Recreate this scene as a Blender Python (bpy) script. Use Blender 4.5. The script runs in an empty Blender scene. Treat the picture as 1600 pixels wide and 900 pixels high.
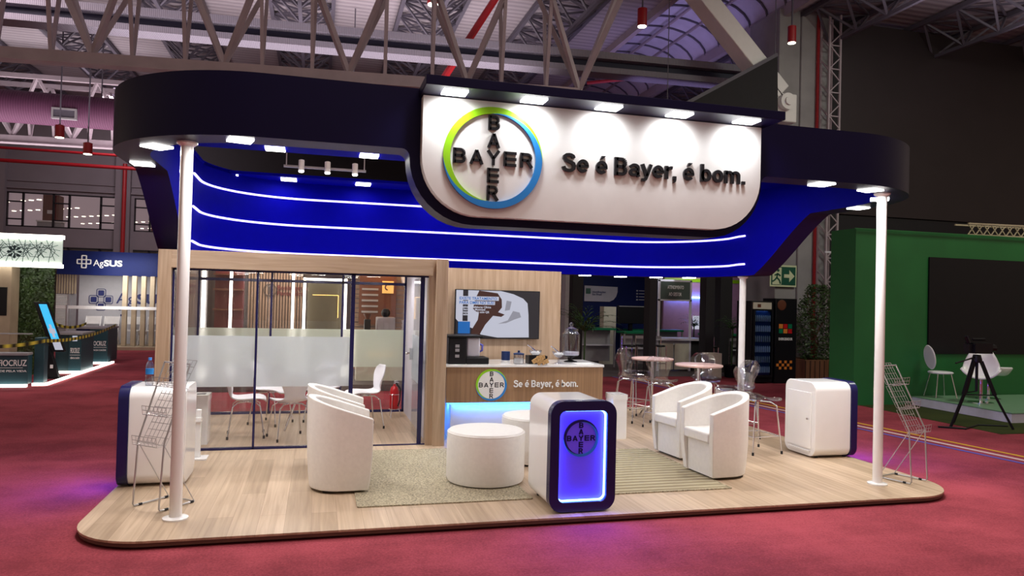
import bpy, bmesh, math, random
from math import sin, cos, pi, radians, sqrt, atan2, hypot
from mathutils import Vector, Matrix
random.seed(7)
S = bpy.context.scene
C = S.collection

# ---------------------------------------------------------------- camera, world, exposure
def make_camera():
    yaw, pitch, roll, f = .2620, .0156, .0249, 1129.9
    F = Vector((sin(yaw)*cos(pitch), cos(yaw)*cos(pitch), sin(pitch)))
    R0 = Vector((cos(yaw), -sin(yaw), 0)); U0 = R0.cross(F)
    R = cos(roll)*R0 + sin(roll)*U0; U = -sin(roll)*R0 + cos(roll)*U0
    cd = bpy.data.cameras.new('camera'); cam = bpy.data.objects.new('camera', cd); C.objects.link(cam)
    cd.sensor_width = 36; cd.lens = f/1600*36; cd.clip_end = 200; cd.clip_start = .05
    m = Matrix((R, U, -F)).transposed().to_4x4(); m.translation = (0, 0, 1.76)
    cam.matrix_world = m; S.camera = cam
make_camera()
S.view_settings.view_transform = 'Standard'; S.view_settings.look = 'None'
S.view_settings.exposure = 0.0; S.view_settings.gamma = 1; S.view_settings.use_curve_mapping = False
W = bpy.data.worlds.new('hall_air'); S.world = W; W.use_nodes = True
bg = W.node_tree.nodes['Background']; bg.inputs[0].default_value = (1, .75, .58, 1); bg.inputs[1].default_value = .28

def area_light(name, loc, size, power, color=(1, .97, .93), target=None, spread=180, parent=None, sy=None):
    l = bpy.data.lights.new(name, 'AREA'); l.energy = power; l.color = color; l.size = size; l.spread = radians(spread)
    if sy: l.shape = 'RECTANGLE'; l.size_y = sy
    o = bpy.data.objects.new(name, l); C.objects.link(o); o.location = loc
    d = (Vector(target)-Vector(loc)) if target else Vector((0, 0, -1))
    o.rotation_euler = d.to_track_quat('-Z', 'Y').to_euler()
    if parent: o.parent = parent
    return o
def spot_light(name, loc, target, power, angle, color=(1, .97, .93), blend=.6, r=.04, parent=None):
    l = bpy.data.lights.new(name, 'SPOT'); l.energy = power; l.color = color; l.spot_size = radians(angle); l.spot_blend = blend; l.shadow_soft_size = r
    o = bpy.data.objects.new(name, l); C.objects.link(o); o.location = loc
    o.rotation_euler = (Vector(target)-Vector(loc)).to_track_quat('-Z', 'Y').to_euler()
    if parent: o.parent = parent
    return o
# unseen area lights added to fill the hall and brighten its roof
area_light('hall_fill_light', (2.5, 1.5, 9), 4, 240, (1, .82, .78), (2.5, 3.5, 0))
area_light('roof_fill_light', (0, 17.5, 6.4), 10, 380, (1, .87, .90), (0, 18.5, 12), sy=5, spread=125)  # added upward fill in place of light bounced onto the roof
area_light('roof_fill_light', (-8, 24.5, 6.3), 6, 190, (1, .88, .90), (-8, 25, 12), sy=4, spread=125)
area_light('roof_fill_light', (15, 11.8, 7.2), 7, 100, (1, .85, .92), (15, 11.8, 12), sy=3, spread=100)
area_light('roof_fill_light', (9.5, 19, 6.4), 4, 40, (.62, .5, 1), (9.5, 21, 12), sy=5, spread=125)
area_light('hall_fill_light', (-7, 16, 8.4), 2.5, 180, (1, .82, .84), (-6, 17, 0))
area_light('hall_fill_light', (-6, 27, 8.2), 3, 260, (1, .82, .88), (-7, 30, 2))
area_light('hall_fill_light', (12.5, 8, 8.5), 2, 230, (.95, 1, .85), (12.5, 11, 1))

# ---------------------------------------------------------------- materials
def new_mat(name):
    m = bpy.data.materials.new(name); m.use_nodes = True
    return m, m.node_tree.nodes, m.node_tree.links, m.node_tree.nodes['Principled BSDF']
def mat(name, col, rough=.5, metal=0, var=.06, scale=8, bump=0, coat=0, spec=.5, spin=0):
    m, n, l, p = new_mat(name)
    tc = n.new('ShaderNodeTexCoord'); no = n.new('ShaderNodeTexNoise'); no.inputs['Scale'].default_value = scale; no.inputs['Detail'].default_value = 4
    l.new(tc.outputs['Object'], no.inputs['Vector'])
    cr = n.new('ShaderNodeValToRGB')
    cr.color_ramp.elements[0].position = .3; cr.color_ramp.elements[1].position = .7
    cr.color_ramp.elements[0].color = tuple(max(0, c*(1-var)) for c in col)+(1,)
    cr.color_ramp.elements[1].color = tuple(min(1, c*(1+var)) for c in col)+(1,)
    l.new(no.outputs['Fac'], cr.inputs[0]); l.new(cr.outputs[0], p.inputs['Base Color'])
    p.inputs['Roughness'].default_value = rough; p.inputs['Metallic'].default_value = metal
    p.inputs['Coat Weight'].default_value = coat; p.inputs['Specular IOR Level'].default_value = spec
    if bump:
        b = n.new('ShaderNodeBump'); b.inputs['Strength'].default_value = bump; b.inputs['Distance'].default_value = .01
        l.new(no.outputs['Fac'], b.inputs['Height']); l.new(b.outputs[0], p.inputs['Normal'])
    return m
def emis(name, col, strength):
    m, n, l, p = new_mat(name)
    p.inputs['Base Color'].default_value = tuple(c*(.06 if name.startswith('screen') else 1) for c in col)+(1,); p.inputs['Emission Color'].default_value = col+(1,); p.inputs['Emission Strength'].default_value = strength
    return m
def wood(name, c0, c1, sc, plank=None, rough=.45, rot=0):
    m, n, l, p = new_mat(name)
    tc = n.new('ShaderNodeTexCoord'); mp = n.new('ShaderNodeMapping'); mp.inputs['Scale'].default_value = sc
    l.new(tc.outputs['Object'], mp.inputs[0])
    no = n.new('ShaderNodeTexNoise'); no.inputs['Scale'].default_value = 1; no.inputs['Detail'].default_value = 6; no.inputs['Distortion'].default_value = .6
    l.new(mp.outputs[0], no.inputs['Vector'])
    cr = n.new('ShaderNodeValToRGB'); cr.color_ramp.elements[0].position = .3; cr.color_ramp.elements[1].position = .7
    cr.color_ramp.elements[0].color = c0+(1,); cr.color_ramp.elements[1].color = c1+(1,)
    l.new(no.outputs['Fac'], cr.inputs[0]); out = cr.outputs[0]
    if plank:
        mp2 = n.new('ShaderNodeMapping'); mp2.inputs['Rotation'].default_value = (0, 0, pi/2); l.new(tc.outputs['Object'], mp2.inputs[0])
        br = n.new('ShaderNodeTexBrick'); br.inputs['Scale'].default_value = 1; br.inputs['Brick Width'].default_value = plank[0]; br.inputs['Row Height'].default_value = plank[1]
        br.inputs['Mortar Size'].default_value = .0012; br.inputs['Color1'].default_value = (1, 1, 1, 1); br.inputs['Color2'].default_value = (.74, .72, .69, 1); br.inputs['Mortar'].default_value = (.5, .45, .4, 1)
        l.new(mp2.outputs[0], br.inputs['Vector'])
        mx = n.new('ShaderNodeMixRGB'); mx.blend_type = 'MULTIPLY'; mx.inputs[0].default_value = 1
        l.new(out, mx.inputs[1]); l.new(br.outputs[0], mx.inputs[2]); out = mx.outputs[0]
    l.new(out, p.inputs['Base Color']); p.inputs['Roughness'].default_value = rough
    return m
def glass(name, tint=(1, 1, 1), refl=.07):
    m, n, l, p = new_mat(name)
    tr = n.new('ShaderNodeBsdfTransparent'); tr.inputs[0].default_value = tint+(1,)
    gl = n.new('ShaderNodeBsdfGlossy'); gl.inputs['Roughness'].default_value = .02
    lw = n.new('ShaderNodeLayerWeight'); lw.inputs['Blend'].default_value = .25
    ma = n.new('ShaderNodeMath'); ma.operation = 'MULTIPLY_ADD'; ma.inputs[1].default_value = .45; ma.inputs[2].default_value = refl
    l.new(lw.outputs['Fresnel'], ma.inputs[0])
    mx = n.new('ShaderNodeMixShader'); l.new(ma.outputs[0], mx.inputs[0]); l.new(tr.outputs[0], mx.inputs[1]); l.new(gl.outputs[0], mx.inputs[2])
    l.new(mx.outputs[0], n['Material Output'].inputs[0]); n.remove(p)
    return m
def frosted(name, col=(.82, .88, .92)):
    m, n, l, p = new_mat(name)
    d = n.new('ShaderNodeBsdfDiffuse'); d.inputs[0].default_value = col+(1,)
    t = n.new('ShaderNodeBsdfTranslucent'); t.inputs[0].default_value = col+(1,)
    g = n.new('ShaderNodeBsdfRefraction'); g.inputs['IOR'].default_value = 1.02; g.inputs['Roughness'].default_value = .75
    a = n.new('ShaderNodeMixShader'); a.inputs[0].default_value = .5; b = n.new('ShaderNodeMixShader'); b.inputs[0].default_value = .45
    l.new(d.outputs[0], a.inputs[1]); l.new(t.outputs[0], a.inputs[2]); l.new(a.outputs[0], b.inputs[1]); l.new(g.outputs[0], b.inputs[2])
    l.new(b.outputs[0], n['Material Output'].inputs[0]); n.remove(p)
    return m
def carpet(name, c0, c1):
    m, n, l, p = new_mat(name)
    tc = n.new('ShaderNodeTexCoord')
    a = n.new('ShaderNodeTexNoise'); a.inputs['Scale'].default_value = 55; a.inputs['Detail'].default_value = 6; a.inputs['Roughness'].default_value = .8; a.inputs['Distortion'].default_value = .4
    b = n.new('ShaderNodeTexNoise'); b.inputs['Scale'].default_value = .9; b.inputs['Detail'].default_value = 6; b.inputs['Roughness'].default_value = .65
    for x in (a, b): l.new(tc.outputs['Object'], x.inputs['Vector'])
    mx = n.new('ShaderNodeMath'); mx.operation = 'MULTIPLY_ADD'; mx.inputs[1].default_value = .5; l.new(a.outputs['Fac'], mx.inputs[0])
    h = n.new('ShaderNodeMath'); h.operation = 'MULTIPLY'; h.inputs[1].default_value = .5; l.new(b.outputs['Fac'], h.inputs[0]); l.new(h.outputs[0], mx.inputs[2])
    cr = n.new('ShaderNodeValToRGB'); cr.color_ramp.elements[0].position = .42; cr.color_ramp.elements[1].position = .58
    cr.color_ramp.elements[0].color = c0+(1,); cr.color_ramp.elements[1].color = c1+(1,)
    l.new(mx.outputs[0], cr.inputs[0]); l.new(cr.outputs[0], p.inputs['Base Color'])
    mp = n.new('ShaderNodeMapping'); mp.inputs['Scale'].default_value = (.5, 3, 1); l.new(tc.outputs['Object'], mp.inputs[0])
    w = n.new('ShaderNodeTexNoise'); w.inputs['Scale'].default_value = 1.0; w.inputs['Detail'].default_value = 3; l.new(mp.outputs[0], w.inputs['Vector'])
    bp = n.new('ShaderNodeBump'); bp.inputs['Strength'].default_value = .5; bp.inputs['Distance'].default_value = .05; l.new(w.outputs['Fac'], bp.inputs['Height'])
    l.new(bp.outputs[0], p.inputs['Normal']); p.inputs['Roughness'].default_value = .9; p.inputs['Specular IOR Level'].default_value = .05
    p.inputs['Sheen Weight'].default_value = .0
    return m
def wavy(name, c0, c1, scale, axis='Y', rough=.6, metal=0, bump=.3):
    m, n, l, p = new_mat(name)
    tc = n.new('ShaderNodeTexCoord'); w = n.new('ShaderNodeTexWave'); w.bands_direction = axis; w.inputs['Scale'].default_value = scale; w.inputs['Distortion'].default_value = .15
    l.new(tc.outputs['Object'], w.inputs['Vector'])
    cr = n.new('ShaderNodeValToRGB'); cr.color_ramp.elements[0].color = c0+(1,); cr.color_ramp.elements[1].color = c1+(1,)
    l.new(w.outputs['Fac'], cr.inputs[0]); l.new(cr.outputs[0], p.inputs['Base Color'])
    b = n.new('ShaderNodeBump'); b.inputs['Strength'].default_value = bump; b.inputs['Distance'].default_value = .03; l.new(w.outputs['Fac'], b.inputs['Height']); l.new(b.outputs[0], p.inputs['Normal'])
    p.inputs['Roughness'].default_value = rough; p.inputs['Metallic'].default_value = metal
    return m
M = dict(
    carpet=carpet('red_carpet', (.19, .034, .046), (.36, .066, .086)),
    green_carpet=carpet('olive_carpet', (.03, .04, .015), (.05, .06, .02)),
    grey_floor=mat('grey_floor', (.10, .08, .08), .7),
    deck=wood('oak_deck', (.42, .30, .20), (.60, .455, .325), (26, 1.0, 26), (1.3, .19), .42),
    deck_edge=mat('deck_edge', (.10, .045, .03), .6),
    oakv=wood('oak_vertical', (.36, .24, .15), (.50, .36, .25), (30, 30, 1.4)),
    oakh=wood('oak_horizontal', (.36, .24, .15), (.50, .36, .25), (1.4, 30, 26)),
    walnut=wood('counter_wood', (.25, .14, .07), (.36, .21, .11), (40, 40, .8)),
    crate=wood('crate_wood', (.13, .055, .03), (.26, .12, .06), (14, 14, 1.5)),
    navy=mat('navy_paint', (.004, .002, .034), .4, var=.03, spec=.18),
    blue=mat('blue_paint', (.0006, .0004, .24), .6, var=.03, spec=.03),
    navy2=mat('navy_panel', (.006, .014, .10), .5, spec=.2), teal=mat('teal_panel', (.018, .065, .085), .45), darkteal=mat('dark_teal', (.012, .04, .05), .5),
    white=mat('white_satin', (.80, .79, .78), .35, var=.02), whitegloss=mat('white_gloss', (.86, .85, .85), .18, var=.01, coat=.4),
    leather=mat('white_leather', (.80, .77, .74), .38, var=.03, scale=30, bump=.08),
    lav=mat('lavender_white', (.62, .60, .68), .5, var=.03), plastic=mat('white_plastic', (.84, .83, .87), .3, var=.02),
    wire=mat('bright_wire', (.50, .50, .52), .3, .8), chrome=mat('chrome', (.75, .75, .78), .15, 1), steel=mat('steel', (.45, .43, .46), .4, .6),
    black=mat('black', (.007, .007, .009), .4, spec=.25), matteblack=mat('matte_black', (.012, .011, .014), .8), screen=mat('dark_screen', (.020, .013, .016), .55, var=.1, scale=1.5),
    letter=mat('black_letter', (.008, .008, .012), .3), whitel=mat('white_letter', (.9, .9, .9), .4), navyl=mat('navy_letter', (.02, .03, .16), .5),
    lime=mat('lime', (.28, .62, .01), .35, var=.03), cyan=mat('logo_blue', (.02, .22, .62), .35, var=.05), navyrim=mat('navy_rim', (.008, .008, .07), .25),
    jute=mat('jute', (.36, .31, .21), .9, var=.6, scale=62, bump=1), jute2=wavy('jute_stripe', (.27, .22, .13), (.47, .41, .27), 3.2, 'Y', .9, bump=1),
    truss=mat('truss_paint', (.40, .34, .38), .5, var=.08, scale=3), trussd=mat('dark_steel', (.10, .09, .12), .6), roof=wavy('roof_sheet', (.27, .24, .27), (.38, .34, .37), 1.3, 'Y', .7),
    rail=wavy('ribbed_rail', (.16, .15, .19), (.26, .24, .29), 8, 'X', .6), railnavy=mat('rail_navy', (.012, .012, .04), .6),
    sky=mat('skylight_sheet', (.62, .60, .74), .6, var=.1, scale=2), concrete=mat('concrete', (.30, .29, .30), .85, var=.1, scale=2, bump=.2), wallgrey=mat('hall_wall', (.22, .20, .22), .85, var=.06, scale=1),
    red=mat('red_paint', (.36, .008, .015), .45), duct=wavy('duct_fabric', (.085, .022, .062), (.12, .034, .088), 5, 'X', .7, bump=.4),
    extred=mat('extinguisher_red', (.5, .01, .015), .3), greenwall=mat('green_wall', (.012, .13, .03), .5, var=.12, scale=1.2), stage=mat('stage_top', (.16, .30, .18), .4), stagew=mat('stage_white', (.6, .6, .64), .5),
    greentop=mat('green_top', (.0, .17, .07), .4), cream=mat('cream', (.55, .52, .42), .6), greyp=mat('grey_panel', (.30, .29, .31), .6), slat=mat('slat_wood', (.40, .32, .22), .6, var=.12, scale=3),
    slatd=mat('slat_dark', (.055, .035, .03), .7), slatm=mat('slat_mid', (.25, .16, .11), .6), leaf=mat('leaf', (.035, .07, .015), .5, var=.5, scale=6), hazard=wavy('hazard_stripe', (.012, .012, .012), (.75, .65, .08), 1.6, 'Y', .4, bump=0), hazardx=wavy('hazard_stripe_x', (.012, .012, .012), (.75, .65, .08), 1.6, 'X', .4, bump=0), leafp=mat('palm_leaf', (.03, .08, .02), .5, var=.4), soil=mat('soil', (.02, .012, .008), .9),
    yellow=mat('yellow_tape', (.75, .42, .02), .5), pinkw=mat('pale_tape', (.75, .55, .52), .5), bluet=mat('blue_tape', (.10, .10, .45), .5), tapey=mat('hazard_yellow', (.75, .65, .08), .4),
    boothw=mat('booth_white', (.52, .52, .56), .6, var=.03), olive=mat('olive_panel', (.10, .085, .05), .4), greygreen=mat('grey_green', (.07, .095, .085), .5), pink=mat('pink_wall', (.42, .25, .36), .7), tabletop=mat('round_top', (.55, .36, .33), .4), sugar=mat('sugar', (.8, .78, .74), .8, bump=.4), snack=mat('snack', (.5, .3, .12), .8, var=.4, scale=60), darkblue=mat('dark_blue_tin', (.01, .03, .12), .3),
    bluecap=mat('bottle_cap', (.05, .25, .75), .4), orange=mat('orange', (.7, .22, .03), .5), brown=mat('brown', (.12, .035, .015), .5), redl=mat('dark_red', (.12, .01, .012), .6), glow_green=mat('sign_green', (.01, .10, .06), .4), glow_cream=mat('sign_cream', (.68, .75, .48), .5),
    lamp=emis('lamp_face', (1, .98, .95), 9), led=emis('led_strip', (.50, .44, 1), 2.6), ledcyan=emis('led_blue', (.10, .26, 1), 20), ledsky=emis('led_sky', (.05, .30, 1), 7), ledw=emis('led_white', (1, .95, .85), 5),
    glowp=emis('lit_violet_panel', (.13, .06, .78), .24), ledwarm=emis('led_warm', (1, .62, .18), 1.6), bulbg=emis('bulb', (1, 1, .75), 6), patt=emis('lit_sign_face', (.62, .74, .66), .55), scr_w=emis('screen_white', (.72, .74, .88), .62), scr_b=emis('screen_blue', (.01, .18, .62), .6), scr_k=emis('screen_dark', (.012, .01, .014), 1), scr_br=emis('screen_brown', (.05, .013, .008), .8), scr_g=emis('screen_grey', (.42, .42, .50), .55), totem=emis('totem_screen', (.04, .45, .8), .9), menu=emis('menu_glow', (.8, .45, .14), .45), shopceil=emis('lit_ceiling', (.55, .42, .46), .33), shoplight=emis('shop_lamp', (1, .9, .7), 3),
    glass=glass('clear_glass', refl=.03), acrylic=glass('acrylic', (.93, .94, .97), .10), jar=glass('jar_glass', (.88, .9, .95), .16), frost=frosted('frosted_film'), frost2=frosted('frosted_film_back', (.78, .86, .74)), fridgeglass=glass('fridge_glass', (.7, .8, .9), .06),
)
# ---------------------------------------------------------------- mesh helper
class MB:
    def __init__(s): s.v = []; s.f = []
    def add(s, vs, fs):
        b = len(s.v); s.v += [tuple(v) for v in vs]; s.f += [tuple(i+b for i in f) for f in fs]; return s
    def box(s, x0, x1, y0, y1, z0, z1):
        return s.add([(x, y, z) for z in (z0, z1) for y in (y0, y1) for x in (x0, x1)], [(0, 2, 3, 1), (4, 5, 7, 6), (0, 1, 5, 4), (2, 6, 7, 3), (0, 4, 6, 2), (1, 3, 7, 5)])
    def bar(s, a, b, w, h=None, up=(0, 0, 1)):
        a = Vector(a); b = Vector(b); d = (b-a).normalized(); u = Vector(up)
        if abs(d.dot(u)) > .98: u = Vector((0, 1, 0))
        r = d.cross(u).normalized(); u = r.cross(d); h = h or w; r = r*w/2; u = u*h/2
        vs = [p+sx*r+sy*u for p in (a, b) for sx, sy in ((-1, -1), (1, -1), (1, 1), (-1, 1))]
        return s.add(vs, [(3, 2, 1, 0), (4, 5, 6, 7)]+[(i, (i+1) % 4, 4+(i+1) % 4, 4+i) for i in range(4)])
    def tube(s, pts, r, n=8, closed=False):
        P = [Vector(p) for p in pts]; N = len(P); rings = []; prev = None
        for i in range(N):
            if closed: t = P[(i+1) % N]-P[i-1]
            else: t = P[min(i+1, N-1)]-P[max(i-1, 0)]
            t.normalize()
            if prev is None:
                u = t.orthogonal().normalized()
            else:
                u = prev-t*prev.dot(t); u = u.normalized() if u.length > 1e-6 else t.orthogonal().normalized()
            prev = u; w = t.cross(u); rr = r[i] if isinstance(r, (list, tuple)) else r
            rings.append([P[i]+rr*(cos(2*pi*k/n)*u+sin(2*pi*k/n)*w) for k in range(n)])
        vs = [v for q in rings for v in q]; fs = []
        for i in range(N if closed else N-1):
            j = (i+1) % N
            fs += [(i*n+k, i*n+(k+1) % n, j*n+(k+1) % n, j*n+k) for k in range(n)]
        if not closed: fs += [tuple(range(n))[::-1], tuple((N-1)*n+k for k in range(n))]
        return s.add(vs, fs)
    def lathe(s, prof, c=(0, 0), n=32, sx=1, sy=1):
        vs = []; fs = []
        for r, z in prof: vs += [(c[0]+sx*r*cos(2*pi*k/n), c[1]+sy*r*sin(2*pi*k/n), z) for k in range(n)]
        for i in range(len(prof)-1): fs += [(i*n+k, i*n+(k+1) % n, (i+1)*n+(k+1) % n, (i+1)*n+k) for k in range(n)]
        fs += [tuple(range(n))[::-1], tuple((len(prof)-1)*n+k for k in range(n))]
        return s.add(vs, fs)
    def prism(s, poly, a0, a1, axis='z'):
        N = len(poly)
        def P(p, a): return {'z': (p[0], p[1], a), 'y': (p[0], a, p[1]), 'x': (a, p[0], p[1])}[axis]
        vs = [P(p, a0) for p in poly]+[P(p, a1) for p in poly]
        return s.add(vs, [tuple(range(N))[::-1], tuple(range(N, 2*N))]+[(i, (i+1) % N, N+(i+1) % N, N+i) for i in range(N)])
    def ringprism(s, pa, pb, a0, a1, axis='y'):   # frame between outer loop pa and inner loop pb
        N = len(pa)
        def P(p, a): return {'z': (p[0], p[1], a), 'y': (p[0], a, p[1]), 'x': (a, p[0], p[1])}[axis]
        vs = [P(p, a) for a in (a0, a1) for L in (pa, pb) for p in L]; fs = []
        for i in range(N):
            j = (i+1) % N
            fs += [(i, j, N+j, N+i), (2*N+i, 3*N+i, 3*N+j, 2*N+j), (i, 2*N+i, 2*N+j, j), (N+i, N+j, 3*N+j, 3*N+i)]
        return s.add(vs, fs)
    def grid(s, rows, closed=False):
        n = len(rows[0]); vs = [v for r in rows for v in r]; fs = []
        for i in range(len(rows)-1):
            for k in range(n if closed else n-1): fs.append((i*n+k, i*n+(k+1) % n, (i+1)*n+(k+1) % n, (i+1)*n+k))
        return s.add(vs, fs)
    def ball(s, c, r, n=12, sz=1):
        return s.lathe([(max(.001, r*sin(pi*i/8)), c[2]-r*sz*cos(pi*i/8)) for i in range(9)], (c[0], c[1]), n)
    def build(s, name, m, parent=None, bevel=0, smooth=True, seg=2):
        me = bpy.data.meshes.new(name); me.from_pydata(s.v, [], s.f)
        bm = bmesh.new(); bm.from_mesh(me); bmesh.ops.recalc_face_normals(bm, faces=bm.faces[:]); bm.to_mesh(me); bm.free()
        if smooth: me.shade_smooth(); me.set_sharp_from_angle(angle=radians(35))
        me.materials.append(M[m] if isinstance(m, str) else m)
        o = bpy.data.objects.new(name, me); C.objects.link(o)
        if parent: o.parent = parent
        if bevel:
            b = o.modifiers.new('bevel', 'BEVEL'); b.width = bevel; b.segments = seg; b.limit_method = 'ANGLE'; b.angle_limit = radians(35)
        return o
def B(name, m, parent, *a, bevel=0):
    return MB().box(*a).build(name, m, parent, bevel)
def tag(o, label=None, cat=None, group=None, kind=None):
    if label: o['label'] = label
    if cat: o['category'] = cat
    if group: o['group'] = group
    if kind: o['kind'] = kind
    return o
def thing(name, label, cat, loc=(0, 0, 0), rz=0, group=None):
    o = bpy.data.objects.new(name, None); C.objects.link(o); o.location = loc; o.rotation_euler = (0, 0, rz); o.empty_display_size = .1
    return tag(o, label, cat, group)
def struct(name, o=None):
    o['kind'] = 'structure'; return o
KIDS = lambda o: [x for x in bpy.data.objects if x.parent == o]
def copy_tree(o, loc=None, rz=None, label=None, parent=None, group=None):
    c = o.copy(); C.objects.link(c); c.parent = parent
    if loc is not None: c.location = loc
    if rz is not None: c.rotation_euler = (0, 0, rz)
    if label: c['label'] = label
    if group: c['group'] = group
    for ch in KIDS(o): copy_tree(ch, parent=c)
    return c
def text(name, s, m, parent, x, y, z, w, h, rot=(pi/2, 0, 0), ext=.006, off=.012, spacing=1.0):
    cu = bpy.data.curves.new(name, 'FONT'); cu.body = s; cu.size = 1; cu.offset = off; cu.extrude = .01; cu.space_character = spacing; cu.resolution_u = 3; cu.space_line = .9
    t = bpy.data.objects.new('t', cu); C.objects.link(t); bpy.context.view_layer.update()
    me = bpy.data.meshes.new_from_object(t.evaluated_get(bpy.context.evaluated_depsgraph_get()))
    bpy.data.objects.remove(t); bpy.data.curves.remove(cu)
    xs = [v.co.x for v in me.vertices]; ys = [v.co.y for v in me.vertices]; x0, x1, y0, y1 = min(xs), max(xs), min(ys), max(ys)
    for v in me.vertices: v.co = ((v.co.x-x0)/(x1-x0)*w, (v.co.y-y0)/(y1-y0)*h, v.co.z*ext/.01)
    me.materials.clear(); me.materials.append(M[m]); me.name = name
    o = bpy.data.objects.new(name, me); C.objects.link(o); o.location = (x, y, z); o.rotation_euler = rot
    if parent: o.parent = parent
    return o
def rrect(x0, x1, z0, z1, r, n=8):
    out = []
    for cx, cz, a in ((x1-r, z1-r, 0), (x0+r, z1-r, 90), (x0+r, z0+r, 180), (x1-r, z0+r, 270)):
        for i in range(n+1):
            t = radians(a+90*i/n); out.append((cx+r*cos(t), cz+r*sin(t)))
    return out
# ---------------------------------------------------------------- round cross logo
def stroke(mb, pts, w, a0, a1):
    for p, q in zip(pts[:-1], pts[1:]):
        dx, dz = q[0]-p[0], q[1]-p[1]; L = hypot(dx, dz)
        if L < 1e-7: continue
        dx, dz = dx/L*w/2, dz/L*w/2
        mb.prism([(p[0]-dz, p[1]+dx), (p[0]+dz, p[1]-dx), (q[0]+dz, q[1]-dx), (q[0]-dz, q[1]+dx)], a0, a1, 'y')
def arc(cx, cz, rx, rz, a, b, n=8): return [(cx+rx*cos(radians(a+(b-a)*i/n)), cz+rz*sin(radians(a+(b-a)*i/n))) for i in range(n+1)]
def letter(mb, ch, cx, cz, w, h, t, a0, a1):
    x0, x1, z0, z1 = cx-w/2, cx+w/2, cz-h/2, cz+h/2; e = t/2
    if ch == 'E':
        stroke(mb, [(x0+e, z0), (x0+e, z1)], t, a0, a1)
        for z in (z0+e, cz, z1-e): stroke(mb, [(x0+e, z), (x1, z)], t*.95, a0, a1)
    if ch == 'A':
        stroke(mb, [(x0+e*.6, z0), (cx, z1-e*.6)], t, a0, a1); stroke(mb, [(x1-e*.6, z0), (cx, z1-e*.6)], t, a0, a1); stroke(mb, [(x0+w*.2, z0+h*.27), (x1-w*.2, z0+h*.27)], t*.85, a0, a1)
    if ch == 'Y':
        stroke(mb, [(x0+e*.6, z1), (cx, cz-h*.04)], t, a0, a1); stroke(mb, [(x1-e*.6, z1), (cx, cz-h*.04)], t, a0, a1); stroke(mb, [(cx, z0), (cx, cz+h*.02)], t, a0, a1)
    if ch in 'BR':
        stroke(mb, [(x0+e, z0), (x0+e, z1)], t, a0, a1)
        rz = (z1-e-cz)/2; xr = x1-e-w*.28
        stroke(mb, [(x0+e, z1-e), (xr, z1-e)]+arc(xr, cz+rz, w*.24, rz, 90, -90)+[(xr, cz), (x0+e, cz)], t*.95, a0, a1)
        if ch == 'B': stroke(mb, [(x0+e, z0+e), (xr, z0+e)]+arc(xr+w*.02, cz-rz, w*.26, rz, -90, 90)+[(xr, cz)], t*.95, a0, a1)
        else: stroke(mb, [(cx+w*.02, cz), (x1-e*.5, z0)], t, a0, a1)
def ribbon(mb, pts, w, a0, a1, closed=False):
    n = len(pts); L = []; R_ = []
    for i in range(n):
        p = pts[i]; q0 = pts[i-1] if (i or closed) else p; q1 = pts[(i+1) % n] if (i < n-1 or closed) else p
        d0 = Vector((p[0]-q0[0], p[1]-q0[1])); d1 = Vector((q1[0]-p[0], q1[1]-p[1]))
        if d0.length < 1e-8: d0 = d1
        if d1.length < 1e-8: d1 = d0
        d0.normalize(); d1.normalize(); t = (d0+d1).normalized(); k = w/2/max(.5, t.dot(d0)); L.append((p[0]-t.y*k, p[1]+t.x*k)); R_.append((p[0]+t.y*k, p[1]-t.x*k))
    if closed: mb.ringprism(L, R_, a0, a1, 'y')
    else: mb.prism(L+R_[::-1], a0, a1, 'y')
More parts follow.
